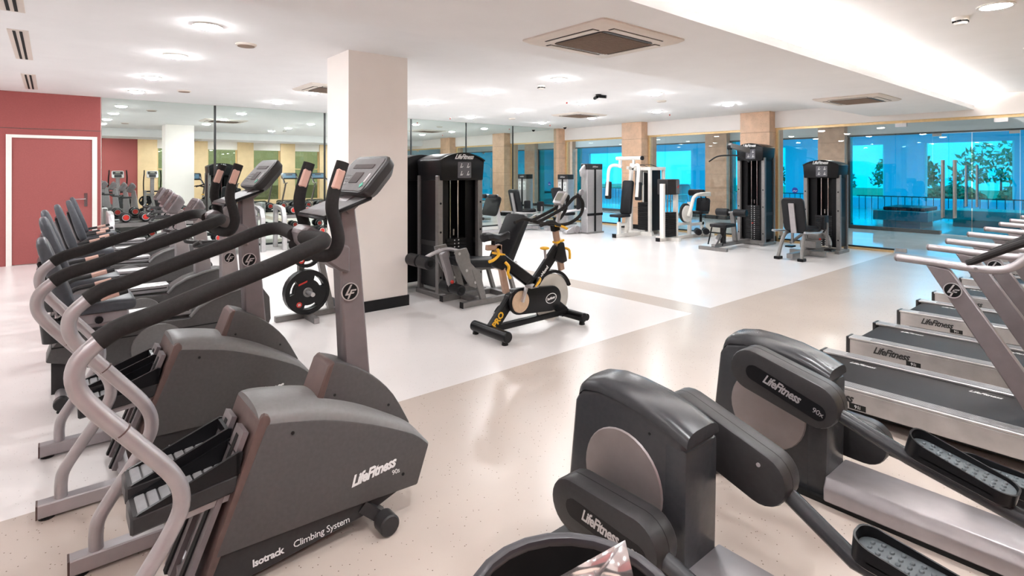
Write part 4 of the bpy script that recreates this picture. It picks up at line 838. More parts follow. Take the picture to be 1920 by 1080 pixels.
MB().curve([(0.1, -0.26, 0.42), (0.25, -0.27, 0.38), (0.4, -0.26, 0.45)], 0.016, 8).build('hand_grip', m_sil2, t)
# neighbour standing back to back with it
t = thing('leg_curl_machine', 'black weight tower machine standing between pillar and leg machine', 'weight machine', (3.72, 6.75, 0))
tower(t, TR(0, 0, 0) @ RZ(-90), 0.56, 0.50, 1.76)
MB().box(-0.05, 0.05, 0.0, 1.1, 0, 0.06).build('base_bar', m_graf, t); MB().box(-0.3, 0.3, 1.05, 1.12, 0, 0.06).build('cross_bar', m_graf, t)
MB().bar((0, 0.6, 0.06), (0, 0.7, 0.44), 0.08, 0.06, (0, 1, 0)).build('seat_post', m_graf, t)
pad(t, TR(0, 0.7, 0.49), 0.40, 0.44, 0.09, 'seat'); pad(t, TR(0, 1.0, 0.82) @ Matrix.Rotation(R(75), 4, 'X'), 0.40, 0.62, 0.09, 'backrest')
MB().bar((0, 0.9, 0.45), (0, 1.1, 0.95), 0.08, 0.05, (0, 1, 0)).build('back_frame', m_graf, t)

# lat pulldown
t = thing('lat_pulldown_machine', 'tall black and grey pulldown machine with an angled hanging bar', 'weight machine', (10.6, 5.72, 0))
tower(t, TR(0.62, -0.12, 0), 0.52, 0.48, 2.12, 0.36, stackh=0.75)
MB().bar((0.75, -0.12, 1.95), (-0.06, -0.02, 2.06), 0.07, 0.10).bevel(0.006, 1).build('top_arm', m_graf, t)
MB().cyl((-0.05, -0.05, 2.02), (-0.05, 0.01, 2.02), 0.05, n=16).build('pulley', m_blk, t)
cb = MB().cyl((-0.08, -0.02, 2.0), (-0.08, -0.02, 1.86), 0.006, n=6).build('cable', m_blk, t)
MB().curve([(-0.08, 0.42, 1.74), (-0.08, 0.24, 1.84), (-0.08, 0.0, 1.86), (-0.08, -0.24, 1.84), (-0.08, -0.44, 1.72)], 0.016, 8).build('pull_bar', m_blk, t)
MB().box(-0.75, 0.62, -0.10, -0.02, 0.05, 0.12).build('base_beam', m_graf, t); MB().box(-0.78, -0.70, -0.34, 0.24, 0, 0.06).build('front_foot', m_graf, t)
MB().bar((-0.74, -0.06, 0.06), (-0.50, -0.06, 0.28), 0.07, 0.06).build('front_strut', m_graf, t)
MB().bar((-0.38, -0.06, 0.10), (-0.38, -0.06, 0.45), 0.08, 0.08, (0, 1, 0)).build('seat_post', m_blk, t)
for y in (-0.2, 0.1):
    MB().cyl((-0.66, y, 0.1), (-0.52, y, 0.44), 0.014, n=8).build('seat_strut', m_blk, t)
pad(t, TR(-0.40, -0.06, 0.47), 0.44, 0.36, 0.07, 'seat')
MB().bar((0.1, -0.06, 0.1), (-0.02, -0.06, 0.72), 0.07, 0.08, (0, 1, 0)).build('knee_post', m_graf, t)
roller(t, (-0.02, -0.36, 0.70), (-0.02, -0.10, 0.70), 0.075); roller(t, (-0.02, 0.02, 0.70), (-0.02, 0.28, 0.70), 0.075)
MB().cyl((-0.02, -0.12, 0.70), (-0.02, 0.04, 0.70), 0.022, n=10).build('roller_axle', m_sil2, t)
MB().ball((0.18, -0.16, 0.66), 0.025).build('pull_knob', m_redp, t)

# hip machine
def hip_machine(loc, label, dark=True):
    t = thing('hip_machine' if dark else 'seated_leg_machine', label, 'weight machine', loc)
    fm = m_graf if dark else m_sil2
    if dark: tower(t, TR(0.62, 0.02, 0), 0.58, 0.42, 1.75)
    else: silver_tower(t, TR(1.55, 0.45, 0) @ RZ(0), 0.40, 0.34, 1.44)
    for y in (-0.18, 0.18):
        MB().curve([(-0.80, y * 1.1, 0.03), (-0.70, y, 0.28), (-0.58, y * 0.9, 0.44), (-0.40, y * 0.8, 0.46)], 0.032, 8).build('seat_leg', fm, t)
        MB().box(-0.86, -0.72, y * 1.1 - 0.05, y * 1.1 + 0.05, 0, 0.05).bevel(0.008, 1).build('foot_cap', m_blk, t)
    MB().box(-0.8, 0.62, -0.05, 0.05, 0.03, 0.11).build('base_beam', fm, t)
    MB().box(-0.1, -0.02, -0.3, 0.3, 0.03, 0.10).build('cross_beam', fm, t)
    pad(t, TR(-0.28, 0, 0.50) @ Matrix.Rotation(R(-4), 4, 'Y'), 0.48, 0.42, 0.08, 'seat')
    pad(t, TR(-0.62, 0, 0.78) @ Matrix.Rotation(R(-104), 4, 'Y'), 0.60, 0.38, 0.08, 'backrest')
    MB().bar((-0.62, 0, 0.46), (-0.74, 0, 0.98), 0.09, 0.03, (1, 0, 0)).build('back_frame', m_sil, t)
    MB().curve([(-0.85, -0.27, 0.50), (-0.6, -0.29, 0.48), (-0.2, -0.27, 0.46), (-0.0, -0.24, 0.50)], 0.018, 8).build('side_rail', m_sil2, t)
    MB().curve([(-0.85, 0.27, 0.50), (-0.6, 0.29, 0.48), (-0.2, 0.27, 0.46), (-0.0, 0.24, 0.50)], 0.018, 8).build('side_rail', m_sil2, t)
    for s in (-1, 1):
        MB().curve([(0.45, s * 0.06, 0.36), (0.30, s * 0.20, 0.36), (0.16, s * 0.30, 0.26), (0.04, s * 0.34, 0.20)], 0.028, 8).build('leg_arm', fm, t)
        MB().box(-0.06, 0.12, s * 0.34 - 0.06, s * 0.34 + 0.06, 0.12, 0.15).build('foot_plate', m_blk, t)
        pad(t, TR(0.02, s * 0.26, 0.62) @ Matrix.Rotation(R(90), 4, 'X'), 0.2, 0.26, 0.07, 'knee_pad')
        MB().bar((0.02, s * 0.30, 0.2), (0.02, s * 0.30, 0.62), 0.04, 0.03, (1, 0, 0)).build('knee_post', fm, t)
    MB().box(0.2, 0.62, -0.10, 0.10, 0.28, 0.38).bevel(0.01, 1).build('cam_housing', fm, t)
    MB().box(-0.05, 0.2, -0.14, 0.14, 0.14, 0.28).bevel(0.01, 1).build('linkage_block', m_graf, t)
    MB().ball((0.16, -0.13, 0.30), 0.02).build('pull_knob', m_redp, t)
    return t
def silver_tower(t, T, w=0.5, d=0.28, h=1.70, labels=True):
    MB(T).prism([(0.0, -w / 2), (0.0, w / 2), (d * 0.7, w / 2), (d, w / 2 - 0.08), (d, -w / 2 + 0.08), (d * 0.7, -w / 2)], 0.03, h - 0.14, 'xy').bevel(0.01, 1).build('shroud', m_sil2, t)
    MB(T).prism([(-0.004, -w / 2 - 0.004), (-0.004, w / 2 + 0.004), (d * 0.7, w / 2 + 0.004), (d + 0.004, w / 2 - 0.08), (d + 0.004, -w / 2 + 0.08), (d * 0.7, -w / 2 - 0.004)], h - 0.14, h, 'xy').bevel(0.01, 1).build('cap', m_dark, t)
    MB(T).box(-0.008, 0.0, -0.03, 0.03, 0.05, h - 0.14).build('front_strip', m_blk, t)
    MB(T).box(-0.009, 0.0, -w / 2 - 0.002, w / 2 + 0.002, 0.44, 0.50).build('strap', m_blk, t)
    MB(T).box(-0.03, d + 0.02, -w / 2 - 0.02, w / 2 + 0.02, 0, 0.04).build('foot_plate', m_graf, t)
    for y in (-w * 0.24, w * 0.26) if labels else ():
        q = MB(T @ frame((-0.004, y, h - 0.35), (0, -1, 0), (0, 0, 1))).prism(rrect(w * 0.32, 0.26, 0.01), 0, 0.004, 'xy')
        o = q.build('instruction_label', m_ink, t)
        q = MB(T @ frame((-0.0065, y, h - 0.35), (0, -1, 0), (0, 0, 1))); figure(q, 0, 0.06, 0.09); figure(q, 0, -0.07, 0.09); q.build('pictograms', m_inkd, o)['kind'] = 'stuff'
    tx = text('LifeFitness', 0.06, m_ink, t, (0, 0, 0), (1, 0, 0), shear=0.4, squash=0.85); tx.matrix_local = T @ frame((-0.006, 0, h - 0.09), (0, -1, 0), (0, 0, 1))
hip_machine((10.6, 4.2, 0), 'black and grey seated hip machine with weight tower near the glass doors')
hip_machine((9.75, 10.75, 0), 'silver seated leg machine in the corner between mirrors and glass wall', False)

# silver pulley machine with its smooth back turned to the room
t = thing('silver_row_machine', 'silver weight machine with black strapped back panel near the corner', 'weight machine', (10.32, 9.1, 0))
silver_tower(t, RZ(90), 0.56, 0.28, 1.72, False)
MB().prism([(-0.46, 1.55), (-0.30, 1.70), (-0.27, 1.62), (-0.27, 1.45), (-0.42, 1.40)], 0.05, 0.12).bevel(0.01, 1).build('pulley_bracket', m_sil2, t)
MB().cyl((-0.40, 0.06, 1.02), (-0.40, 0.12, 1.02), 0.07, n=18).build('pulley', m_sil, t); MB().cyl((-0.42, 0.09, 1.45), (-0.42, 0.09, 0.1), 0.005, n=6).build('cable', m_blk, t)
pad(t, TR(-0.42, 0.15, 0.80) @ Matrix.Rotation(R(90), 4, 'X'), 0.14, 0.4, 0.06, 'chest_pad')
MB().box(-0.32, -0.22, 0.2, 1.2, 0.02, 0.10).build('base_beam', m_sil2, t); MB().box(-0.55, 0.0, 1.15, 1.25, 0, 0.08).build('front_foot', m_sil2, t)
MB().bar((-0.27, 0.9, 0.10), (-0.27, 0.75, 0.42), 0.09, 0.07, (0, 1, 0)).build('seat_post', m_sil2, t); pad(t, TR(-0.27, 0.75, 0.46), 0.36, 0.4, 0.08, 'seat')
pad(t, TR(-0.27, 1.02, 0.82) @ Matrix.Rotation(R(72), 4, 'X'), 0.34, 0.6, 0.08, 'backrest'); MB().bar((-0.27, 0.95, 0.42), (-0.27, 1.12, 0.95), 0.07, 0.05, (0, 1, 0)).build('back_frame', m_sil2, t)
MB().curve([(-0.28, 0.05, 0.62), (-0.6, 0.3, 0.56), (-0.95, 0.6, 0.46)], 0.03, 8).build('press_arm', m_sil2, t)
MB().prism([(-0.75, 0.02), (-0.25, 0.02), (-0.25, 0.16), (-0.45, 0.2), (-0.75, 0.08)], 0.25, 0.40).bevel(0.01, 1).build('foot_block', m_sil2, t)
MB().cyl((-0.40, 0.22, 0.10), (-0.40, 0.26, 0.10), 0.09, n=18).build('transport_wheel', m_sil, t)

# reclining leg press by the mirrors, seen past the black tower
t = thing('reclining_leg_press', 'silver reclining press machine with black pads against the mirrors', 'weight machine', (7.9, 10.7, 0))
MB().box(-0.7, 0.9, -0.04, 0.04, 0.03, 0.10).build('base_beam', m_sil2, t)
for x in (-0.65, 0.85): MB().box(x - 0.05, x + 0.05, -0.35, 0.35, 0, 0.06).build('cross_foot', m_sil2, t)
pad(t, TR(-0.15, 0, 0.42) @ Matrix.Rotation(R(8), 4, 'Y'), 0.46, 0.42, 0.08, 'seat'); pad(t, TR(-0.55, 0, 0.78) @ Matrix.Rotation(R(-118), 4, 'Y'), 0.75, 0.42, 0.08, 'backrest')
MB().bar((-0.1, 0, 0.1), (-0.2, 0, 0.40), 0.08, 0.06, (0, 1, 0)).build('seat_post', m_sil2, t); MB().bar((-0.4, 0, 0.1), (-0.72, 0, 1.05), 0.07, 0.05, (0, 1, 0)).build('back_frame', m_sil2, t)
MB().bar((0.7, 0, 0.1), (0.55, 0, 0.95), 0.08, 0.06, (0, 1, 0)).build('front_post', m_sil2, t); pad(t, TR(0.42, 0, 0.68) @ Matrix.Rotation(R(-70), 4, 'Y'), 0.5, 0.6, 0.04, 'foot_plate', m_blk)
for s in (-1, 1): roller(t, (0.3, s * 0.08, 0.92), (0.3, s * 0.34, 0.92), 0.055); MB().curve([(0.56, s * 0.05, 0.9), (0.45, s * 0.2, 0.95), (0.3, s * 0.2, 0.92)], 0.02, 8).build('shoulder_arm', m_sil2, t)

# white chest machine
t = thing('chest_fly_machine', 'white chest fly machine with swing arms and black back pad', 'weight machine', (10.6, 8.2, 0))
b_ = MB().box(-0.62, 0.9, -0.04, 0.04, 0, 0.08).bevel(0.006, 1).build('base_beam', m_wht, t); MB().box(-0.66, -0.62, -0.045, 0.045, 0, 0.09).build('end_cap', m_blk, b_)
MB().box(0.30, 0.38, -0.36, 0.36, 0, 0.08).build('cross_beam', m_wht, t); MB().box(0.84, 0.92, -0.36, 0.36, 0, 0.08).build('cross_beam', m_wht, t)
for y in (-0.28, 0.28):
    for x in (0.34, 0.88): MB().box(x - 0.035, x + 0.035, y - 0.035, y + 0.035, 0.08, 1.62).bevel(0.005, 1).build('tower_post', m_wht, t)
MB().box(0.30, 0.92, -0.32, 0.32, 1.56, 1.64).build('tower_top', m_wht, t)
MB().box(0.42, 0.80, -0.24, -0.22, 0.1, 1.56).build('side_shroud', m_blk, t); MB().box(0.80, 0.82, -0.24, 0.24, 0.1, 1.56).build('back_shroud', m_blk, t)
q = MB()
for i in range(15): q.box(0.48, 0.74, -0.18, 0.18, 0.10 + i * 0.045, 0.10 + i * 0.045 + 0.04)
q.build('weight_stack', m_plate, t)['kind'] = 'stuff'
for y in (-0.08, 0.08): MB().cyl((0.6, y, 0.1), (0.6, y, 1.56), 0.012, n=8).build('guide_rod', m_chrome, t)
MB().box(0.26, 0.31, -0.1, 0.1, 1.20, 1.56).build('front_cover', m_graf, t)
MB().bar((-0.20, 0, 0.06), (0.02, 0, 1.72), 0.07, 0.07, (0, 1, 0)).build('back_post', m_wht, t); MB().box(-0.50, -0.43, -0.035, 0.035, 0.08, 0.36).build('seat_post', m_wht, t); MB().box(-0.48, -0.12, -0.03, 0.03, 0.26, 0.32).build('seat_link', m_wht, t)
MB().cyl((-0.45, 0, 0.36), (-0.45, 0, 0.47), 0.03, n=10).build('seat_stem', m_blk, t); pad(t, TR(-0.43, 0, 0.50), 0.40, 0.36, 0.06, 'seat'); pad(t, TR(-0.17, 0, 0.92) @ Matrix.Rotation(R(-82), 4, 'Y'), 0.80, 0.30, 0.09, 'backrest')
MB().bar((-0.15, 0, 1.62), (0.9, 0, 1.50), 0.07, 0.07).build('top_beam', m_wht, t)
tb = MB().cyl((-0.18, -0.42, 1.84), (-0.18, 0.30, 1.84), 0.045, n=12).build('cross_tube', m_wht, t); MB().cyl((-0.18, -0.46, 1.84), (-0.18, -0.42, 1.84), 0.05, n=12).build('end_cap', m_blk, tb)
MB().cyl((-0.18, -0.2, 1.62), (-0.18, -0.2, 1.84), 0.035, n=10).build('pivot_post', m_wht, t); MB().cyl((-0.18, 0.2, 1.62), (-0.18, 0.2, 1.84), 0.035, n=10).build('pivot_post', m_wht, t)
for s in (-1, 1):
    a = MB().curve([(-0.16, s * 0.16, 1.64), (-0.22, s * 0.34, 1.68), (-0.30, s * 0.43, 1.60), (-0.34, s * 0.44, 1.30), (-0.38, s * 0.44, 0.95)], 0.038, 10).build('swing_arm', m_wht, t)
    pad(a, TR(-0.32, s * 0.44, 1.08) @ Matrix.Rotation(R(92), 4, 'Y'), 0.42, 0.16, 0.07, 'arm_pad')
    MB().curve([(0.1, s * 0.1, 1.66), (0.5, s * 0.12, 1.7), (0.85, s * 0.14, 1.64)], 0.007, 6).build('cable', m_blk, t)

# white abdominal machine
t = thing('abdominal_machine', 'low white abdominal machine with a curved roller arm and red logo', 'weight machine', (11.0, 7.15, 0))
b_ = MB().box(-0.82, 1.06, -0.04, 0.04, 0, 0.07).bevel(0.006, 1).build('base_beam', m_wht, t); MB().box(-0.86, -0.82, -0.045, 0.045, 0, 0.08).build('end_cap', m_blk, b_); MB().box(1.06, 1.10, -0.045, 0.045, 0, 0.08).build('end_cap', m_blk, b_)
MB().box(-0.5, -0.42, -0.3, 0.3, 0, 0.07).build('cross_beam', m_wht, t); MB().box(0.9, 0.98, -0.3, 0.3, 0, 0.07).build('cross_beam', m_wht, t)
for x in (-0.74, -0.24): MB().box(x - 0.035, x + 0.035, -0.10, 0.0, 0.07, 1.26).bevel(0.005, 1).build('tower_post', m_wht, t)
c = MB().prism([(-0.66, -0.12), (-0.40, -0.16), (-0.2, -0.12), (-0.2, 0.14), (-0.66, 0.14)], 1.02, 1.36, 'xy').bevel(0.008, 1).build('cap', m_dark, t)
MB(frame((-0.30, -0.146, 1.19), (1, 0.2, 0), (0, 0, 1))).prism(rrect(0.18, 0.30, 0.01), 0, 0.006, 'xy').build('badge_plate', m_graf, c)
MB(frame((-0.30, -0.155, 1.19), (1, 0.2, 0.1), (0, 0, 1))).prism([(-0.07, -0.03), (-0.03, 0.02), (0.0, 0.0), (0.04, 0.035), (0.07, 0.03), (0.03, -0.005), (0.0, -0.03), (-0.03, -0.01)], 0, 0.003, 'xy').build('red_logo', m_redp, c)
q = MB()
for i in range(12): q.box(-0.60, -0.32, -0.12, 0.06, 0.09 + i * 0.045, 0.09 + i * 0.045 + 0.04)
q.build('weight_stack', m_plate, t)['kind'] = 'stuff'
for x in (-0.52, -0.40): MB().cyl((x, -0.03, 0.09), (x, -0.03, 1.03), 0.012, n=8).build('guide_rod', m_chrome, t)
MB().box(-0.68, -0.6, 0.02, 0.06, 0.07, 1.03).build('back_shroud', m_blk, t)
MB().box(0.36, 0.43, -0.035, 0.035, 0.07, 0.82).build('pivot_post', m_wht, t); MB().box(0.02, 0.09, 0.15, 0.21, 0.07, 0.42).build('rear_post', m_wht, t); MB().box(-0.2, 0.42, -0.03, 0.03, 0.30, 0.36).build('mid_beam', m_wht, t)
cm = MB().cyl((0.18, -0.10, 0.56), (0.18, -0.06, 0.56), 0.19, n=28).build('cam_disc', m_wht, t); MB().cyl((0.18, -0.05, 0.58), (0.18, -0.01, 0.58), 0.22, n=28).build('cam_cover', m_dark, cm)
MB().curve([(0.16, -0.12, 0.50), (0.28, -0.12, 0.72), (0.38, -0.12, 0.92), (0.55, -0.12, 0.99), (0.80, -0.10, 1.0)], 0.04, 10).build('roller_arm', m_wht, t)
MB().box(0.72, 1.1, -0.14, -0.06, 0.94, 1.04).bevel(0.01, 1).build('roller_bracket', m_wht, t)
roller(t, (0.95, -0.04, 1.02), (0.95, 0.34, 1.02), 0.08)
for x in (0.72, 0.92): MB().cyl((x, -0.10, 0.94), (x - 0.06, -0.16, 0.86), 0.016, n=8).build('hand_grip', m_blk, t)
MB().box(0.42, 1.0, -0.03, 0.03, 0.26, 0.33).build('seat_beam', m_wht, t); MB().box(0.90, 0.97, -0.03, 0.03, 0.07, 0.36).build('seat_upright', m_wht, t)
MB().cyl((0.88, 0, 0.33), (0.88, 0, 0.52), 0.03, n=10).build('seat_stem', m_blk, t); pad(t, TR(0.80, 0, 0.56), 0.36, 0.36, 0.07, 'seat'); pad(t, TR(0.98, 0, 0.72) @ Matrix.Rotation(R(-82), 4, 'Y'), 0.36, 0.34, 0.08, 'backrest')
roller(t, (0.30, -0.30, 0.15), (0.52, -0.12, 0.15), 0.075); roller(t, (0.62, -0.30, 0.14), (0.86, -0.12, 0.14), 0.075)
MB().bar((0.4, -0.2, 0.14), (0.74, -0.2, 0.12), 0.05, 0.05).build('ankle_bar', m_wht, t)

# ================================================================== SPIN BIKE (faces +x, flywheel in front)
t = thing('spin_bike', 'black spin bike with yellow levers and a bare metal flywheel', 'exercise bike', (3.6, 4.0, 0))
rs = MB().cyl((-0.51, -0.27, 0.075), (-0.51, 0.25, 0.075), 0.05, n=18).bevel(0.008, 1).build('rear_stabiliser', m_blk, t)
fs = MB().cyl((0.50, -0.25, 0.075), (0.50, 0.25, 0.075), 0.045, n=18).bevel(0.008, 1).build('front_stabiliser', m_blk, t)
for s in (-1, 1):
    MB().lathe([(0.03, 0), (0.025, 0.035)], (-0.51, s * 0.22, 0), n=10).build('foot', m_rub, rs); MB().lathe([(0.03, 0), (0.025, 0.04)], (0.50, s * 0.21, 0), n=10).build('foot', m_rub, fs)
    MB().cyl((0.545, s * 0.20, 0.07), (0.545, s * 0.24, 0.07), 0.035, n=14).build('transport_wheel', m_rub, fs)
MB().bar((-0.50, 0, 0.09), (0.50, 0, 0.10), 0.07, 0.055).bevel(0.008, 1).build('base_beam', m_blk, t)
ax = MB().bar((-0.49, 0, 0.09), (-0.26, 0, 0.34), 0.06, 0.11).bevel(0.01, 1).build('rear_stay', m_blk, t)
text('PRO', 0.085, m_yel, ax, (-0.415, -0.0315, 0.155), (0.68, 0, 0.73), bold=0.003)
MB().bar((0.18, 0, 0.30), (0.46, 0, 0.09), 0.06, 0.11).bevel(0.01, 1).build('front_stay', m_blk, t)
MB().bar((-0.40, 0, 0.735), (0.08, 0, 0.40), 0.055, 0.115).bevel(0.012, 1).build('seat_tube_beam', m_blk, t)
db = MB().bar((-0.02, 0, 0.38), (0.36, 0, 0.76), 0.055, 0.115).bevel(0.012, 1).build('down_tube', m_blk, t)
text('LeMond', 0.05, m_ink, db, (0.155, -0.029, 0.530), (0.707, 0, 0.707), bold=0.001); 
MB().prism([(0.28, 0.66), (0.36, 0.83), (0.42, 0.82), (0.47, 0.62), (0.40, 0.60)], -0.045, 0.045).bevel(0.015, 2).build('head_sleeve', m_blk, t)
MB().prism([(-0.47, 0.66), (-0.46, 0.77), (-0.36, 0.77), (-0.32, 0.68), (-0.38, 0.62)], -0.04, 0.04).bevel(0.012, 2).build('seat_sleeve', m_blk, t)
sp = MB().bar((-0.315, 0, 0.40), (-0.425, 0, 0.86), 0.045, 0.062).bevel(0.006, 1).build('seat_post', m_tan, t); MB().bar((-0.55, 0, 0.845), (-0.38, 0, 0.835), 0.045, 0.05).bevel(0.006, 1).build('seat_slider', m_tan, sp)
MB().bar((-0.41, 0, 0.765), (-0.405, 0, 0.785), 0.075, 0.10).build('collar', m_yel, sp)
hp = MB().bar((0.42, 0, 0.53), (0.325, 0, 0.98), 0.045, 0.062).bevel(0.006, 1).build('handlebar_post', m_tan, t); MB().bar((0.378, 0, 0.82), (0.374, 0, 0.84), 0.075, 0.10).build('collar', m_yel, hp); MB().bar((0.335, 0, 0.94), (0.323, 0, 1.0), 0.06, 0.075).build('post_clamp', m_blk, hp)
sa = MB(); sa.loft([[(x, y * 1.0, z0 + z) for y, z in ((-w_, 0.0), (-w_ * 0.8, 0.035), (0, 0.045), (w_ * 0.8, 0.035), (w_, 0.0), (w_ * 0.7, -0.025), (-w_ * 0.7, -0.025))] for x, w_, z0 in ((-0.59, 0.03, 0.925), (-0.575, 0.07, 0.935), (-0.53, 0.088, 0.94), (-0.47, 0.075, 0.925), (-0.41, 0.045, 0.915), (-0.35, 0.028, 0.925), (-0.30, 0.022, 0.938), (-0.275, 0.010, 0.925))]); sa.build('saddle', m_pad, t)
MB().cyl((-0.47, 0, 0.86), (-0.47, 0, 0.92), 0.02, n=8).build('saddle_clamp', m_blk, t)
def lever(pts, parent=t): return MB().curve(pts, 0.014, 8).build('adjust_lever', m_yel, parent)
lever([(-0.46, -0.05, 0.83), (-0.47, -0.08, 0.78), (-0.53, -0.08, 0.74), (-0.58, -0.08, 0.73)]); lever([(-0.37, -0.05, 0.70), (-0.35, -0.08, 0.66), (-0.36, -0.08, 0.60), (-0.33, -0.08, 0.55)])
lever([(0.43, 0, 0.76), (0.49, -0.03, 0.74), (0.50, -0.04, 0.70), (0.50, -0.04, 0.64)]); lever([(0.30, -0.03, 1.0), (0.34, -0.08, 0.99), (0.42, -0.08, 0.96)])
rk = MB().cyl((0.20, 0, 0.62), (0.185, 0, 0.76), 0.013, n=8).build('resistance_rod', m_sil, t); MB().ball((0.183, 0, 0.775), (0.05, 0.05, 0.018)).build('resistance_knob', m_yel, rk)
hb = MB(); hb.curve([(-0.05, -0.19, 1.03), (0.08, -0.20, 1.06), (0.22, -0.14, 1.02), (0.32, -0.07, 1.0), (0.32, 0, 1.0), (0.32, 0.07, 1.0), (0.22, 0.14, 1.02), (0.08, 0.20, 1.06), (-0.05, 0.19, 1.03)], 0.017, 10); hb.build('handlebar', m_foam, t)
for s in (-1, 1): MB().curve([(0.32, s * 0.06, 1.0), (0.45, s * 0.10, 1.02), (0.58, s * 0.12, 1.10), (0.62, s * 0.11, 1.22), (0.57, s * 0.06, 1.28), (0.40, s * 0.05, 1.17), (0.05, s * 0.06, 1.05)], 0.017, 10).build('aero_grip', m_foam, t)
cn = MB(TR(0.40, 0, 1.27) @ Matrix.Rotation(R(-55), 4, 'Y')).prism(rrect(0.15, 0.12, 0.02), -0.03, 0.02, 'xy').bevel(0.008, 2).build('display_unit', m_sil2, t)
MB(TR(0.40, 0, 1.27) @ Matrix.Rotation(R(-55), 4, 'Y')).prism(rrect(0.09, 0.085, 0.008), 0.02, 0.023, 'xy').build('lcd_screen', m_lcd, cn); MB().bar((0.42, 0, 1.24), (0.36, 0, 1.02), 0.03, 0.03).build('display_stem', m_sil2, cn)
fw = MB().lathe([(0.03, -0.015), (0.225, -0.015), (0.235, -0.012), (0.235, 0.012), (0.225, 0.015), (0.03, 0.015)], (0.27, 0.0, 0.275), 'y', 48).build('flywheel', M('flywheel_steel', (196, 192, 186), 0.4, 0.4, var=0.15, scale=5), t)
MB().cyl((0.27, -0.05, 0.275), (0.27, 0.05, 0.275), 0.03, n=14).build('axle', m_blk, fw)
q = MB(); arc = [R(a) for a in range(20, 160, 10)]
q.loft([[(0.27 + r_ * math.cos(a), y, 0.275 + r_ * math.sin(a)) for r_, y in ((0.245, -0.03), (0.275, -0.03), (0.275, 0.03), (0.245, 0.03))] for a in arc]); q.build('flywheel_guard', m_blk, t)
MB().cyl((0.22, 0, 0.55), (0.23, 0, 0.66), 0.012, n=8).build('brake_stem', m_blk, t)
cv = MB().prism(stadium((-0.20, 0.31), (0.22, 0.28), 0.125, 12), -0.075, -0.035).bevel(0.012, 2).build('chain_guard', m_blk, t)
MB().prism(stadium((-0.20, 0.31), (0.22, 0.28), 0.11, 10), -0.035, 0.05).build('guard_back', m_blk, cv)
el = MB(frame((0.20, -0.0762, 0.285), (1, 0, 0.12), (0, 0, 1))); e1 = [(0.075 * math.cos(2 * math.pi * k / 28), 0.05 * math.sin(2 * math.pi * k / 28)) for k in range(28)]; el.loft([[(a * f, b2 * f, 0) for a, b2 in e1] for f in (1.0, 0.88)], cap=False); el.build('oval_badge', m_ink, cv)
text('RevMaster', 0.034, m_ink, cv, (0.20, -0.0765, 0.274), (1, 0, 0.12), shear=0.3, bold=0.0012, squash=0.8)
ck = MB().lathe([(0.105, -0.076), (0.10, -0.084), (0.02, -0.086)], (-0.20, 0, 0.31), 'y', 28).build('crank_disc', M('tan_disc', (206, 178, 150), 0.45, 0.2), t)
MB().bar((-0.20, -0.10, 0.31), (-0.145, -0.10, 0.455), 0.03, 0.022).build('crank', m_sil2, ck); MB().bar((-0.20, 0.10, 0.31), (-0.255, 0.10, 0.165), 0.03, 0.022).build('crank', m_sil2, ck)
for (x, y, z) in ((-0.14, -0.17, 0.465), (-0.26, 0.17, 0.16)):
    pd = MB().box(x - 0.05, x + 0.05, y - 0.045, y + 0.045, z - 0.012, z + 0.012).bevel(0.006, 1).build('pedal', m_sil, t); MB().curve([(x - 0.03, y - 0.05, z), (x + 0.03, y - 0.045, z + 0.06), (x + 0.08, y, z + 0.07), (x + 0.03, y + 0.045, z + 0.06), (x - 0.03, y + 0.05, z)], 0.007, 6).build('toe_strap', m_blk, pd)
    if y < 0: MB().curve([(x - 0.0, y - 0.05, z + 0.01), (x + 0.07, y - 0.03, z + 0.045), (x + 0.12, y + 0.02, z + 0.055)], 0.012, 8).build('strap_pull', m_yel, pd)

# ================================================================== WEIGHT PLATE TREE
def plate_mesh(r, th):
    bm = bmesh.new()
    def loop(pts):
        vs = [bm.verts.new((x, 0, z)) for x, z in pts]; return [bm.edges.new((vs[i], vs[(i + 1) % len(vs)])) for i in range(len(vs))]
    E = loop([(r * math.cos(2 * math.pi * k / 40), r * math.sin(2 * math.pi * k / 40)) for k in range(40)])
    E += loop([(0.026 * math.cos(2 * math.pi * k / 12), 0.026 * math.sin(2 * math.pi * k / 12)) for k in range(12)])
    for c in (40, 160, 280):
        p = [(0.80 * r * math.cos(R(c + a)), 0.80 * r * math.sin(R(c + a))) for a in range(-26, 27, 13)] + [(0.60 * r * math.cos(R(c + a)), 0.60 * r * math.sin(R(c + a))) for a in range(22, -23, -11)]; E += loop(p)
    bmesh.ops.triangle_fill(bm, use_beauty=True, edges=E)
    g = bmesh.ops.extrude_face_region(bm, geom=bm.faces[:]); vs = [e for e in g['geom'] if isinstance(e, bmesh.types.BMVert)]
    bmesh.ops.translate(bm, verts=vs, vec=(0, th, 0)); bmesh.ops.recalc_face_normals(bm, faces=bm.faces); return bm
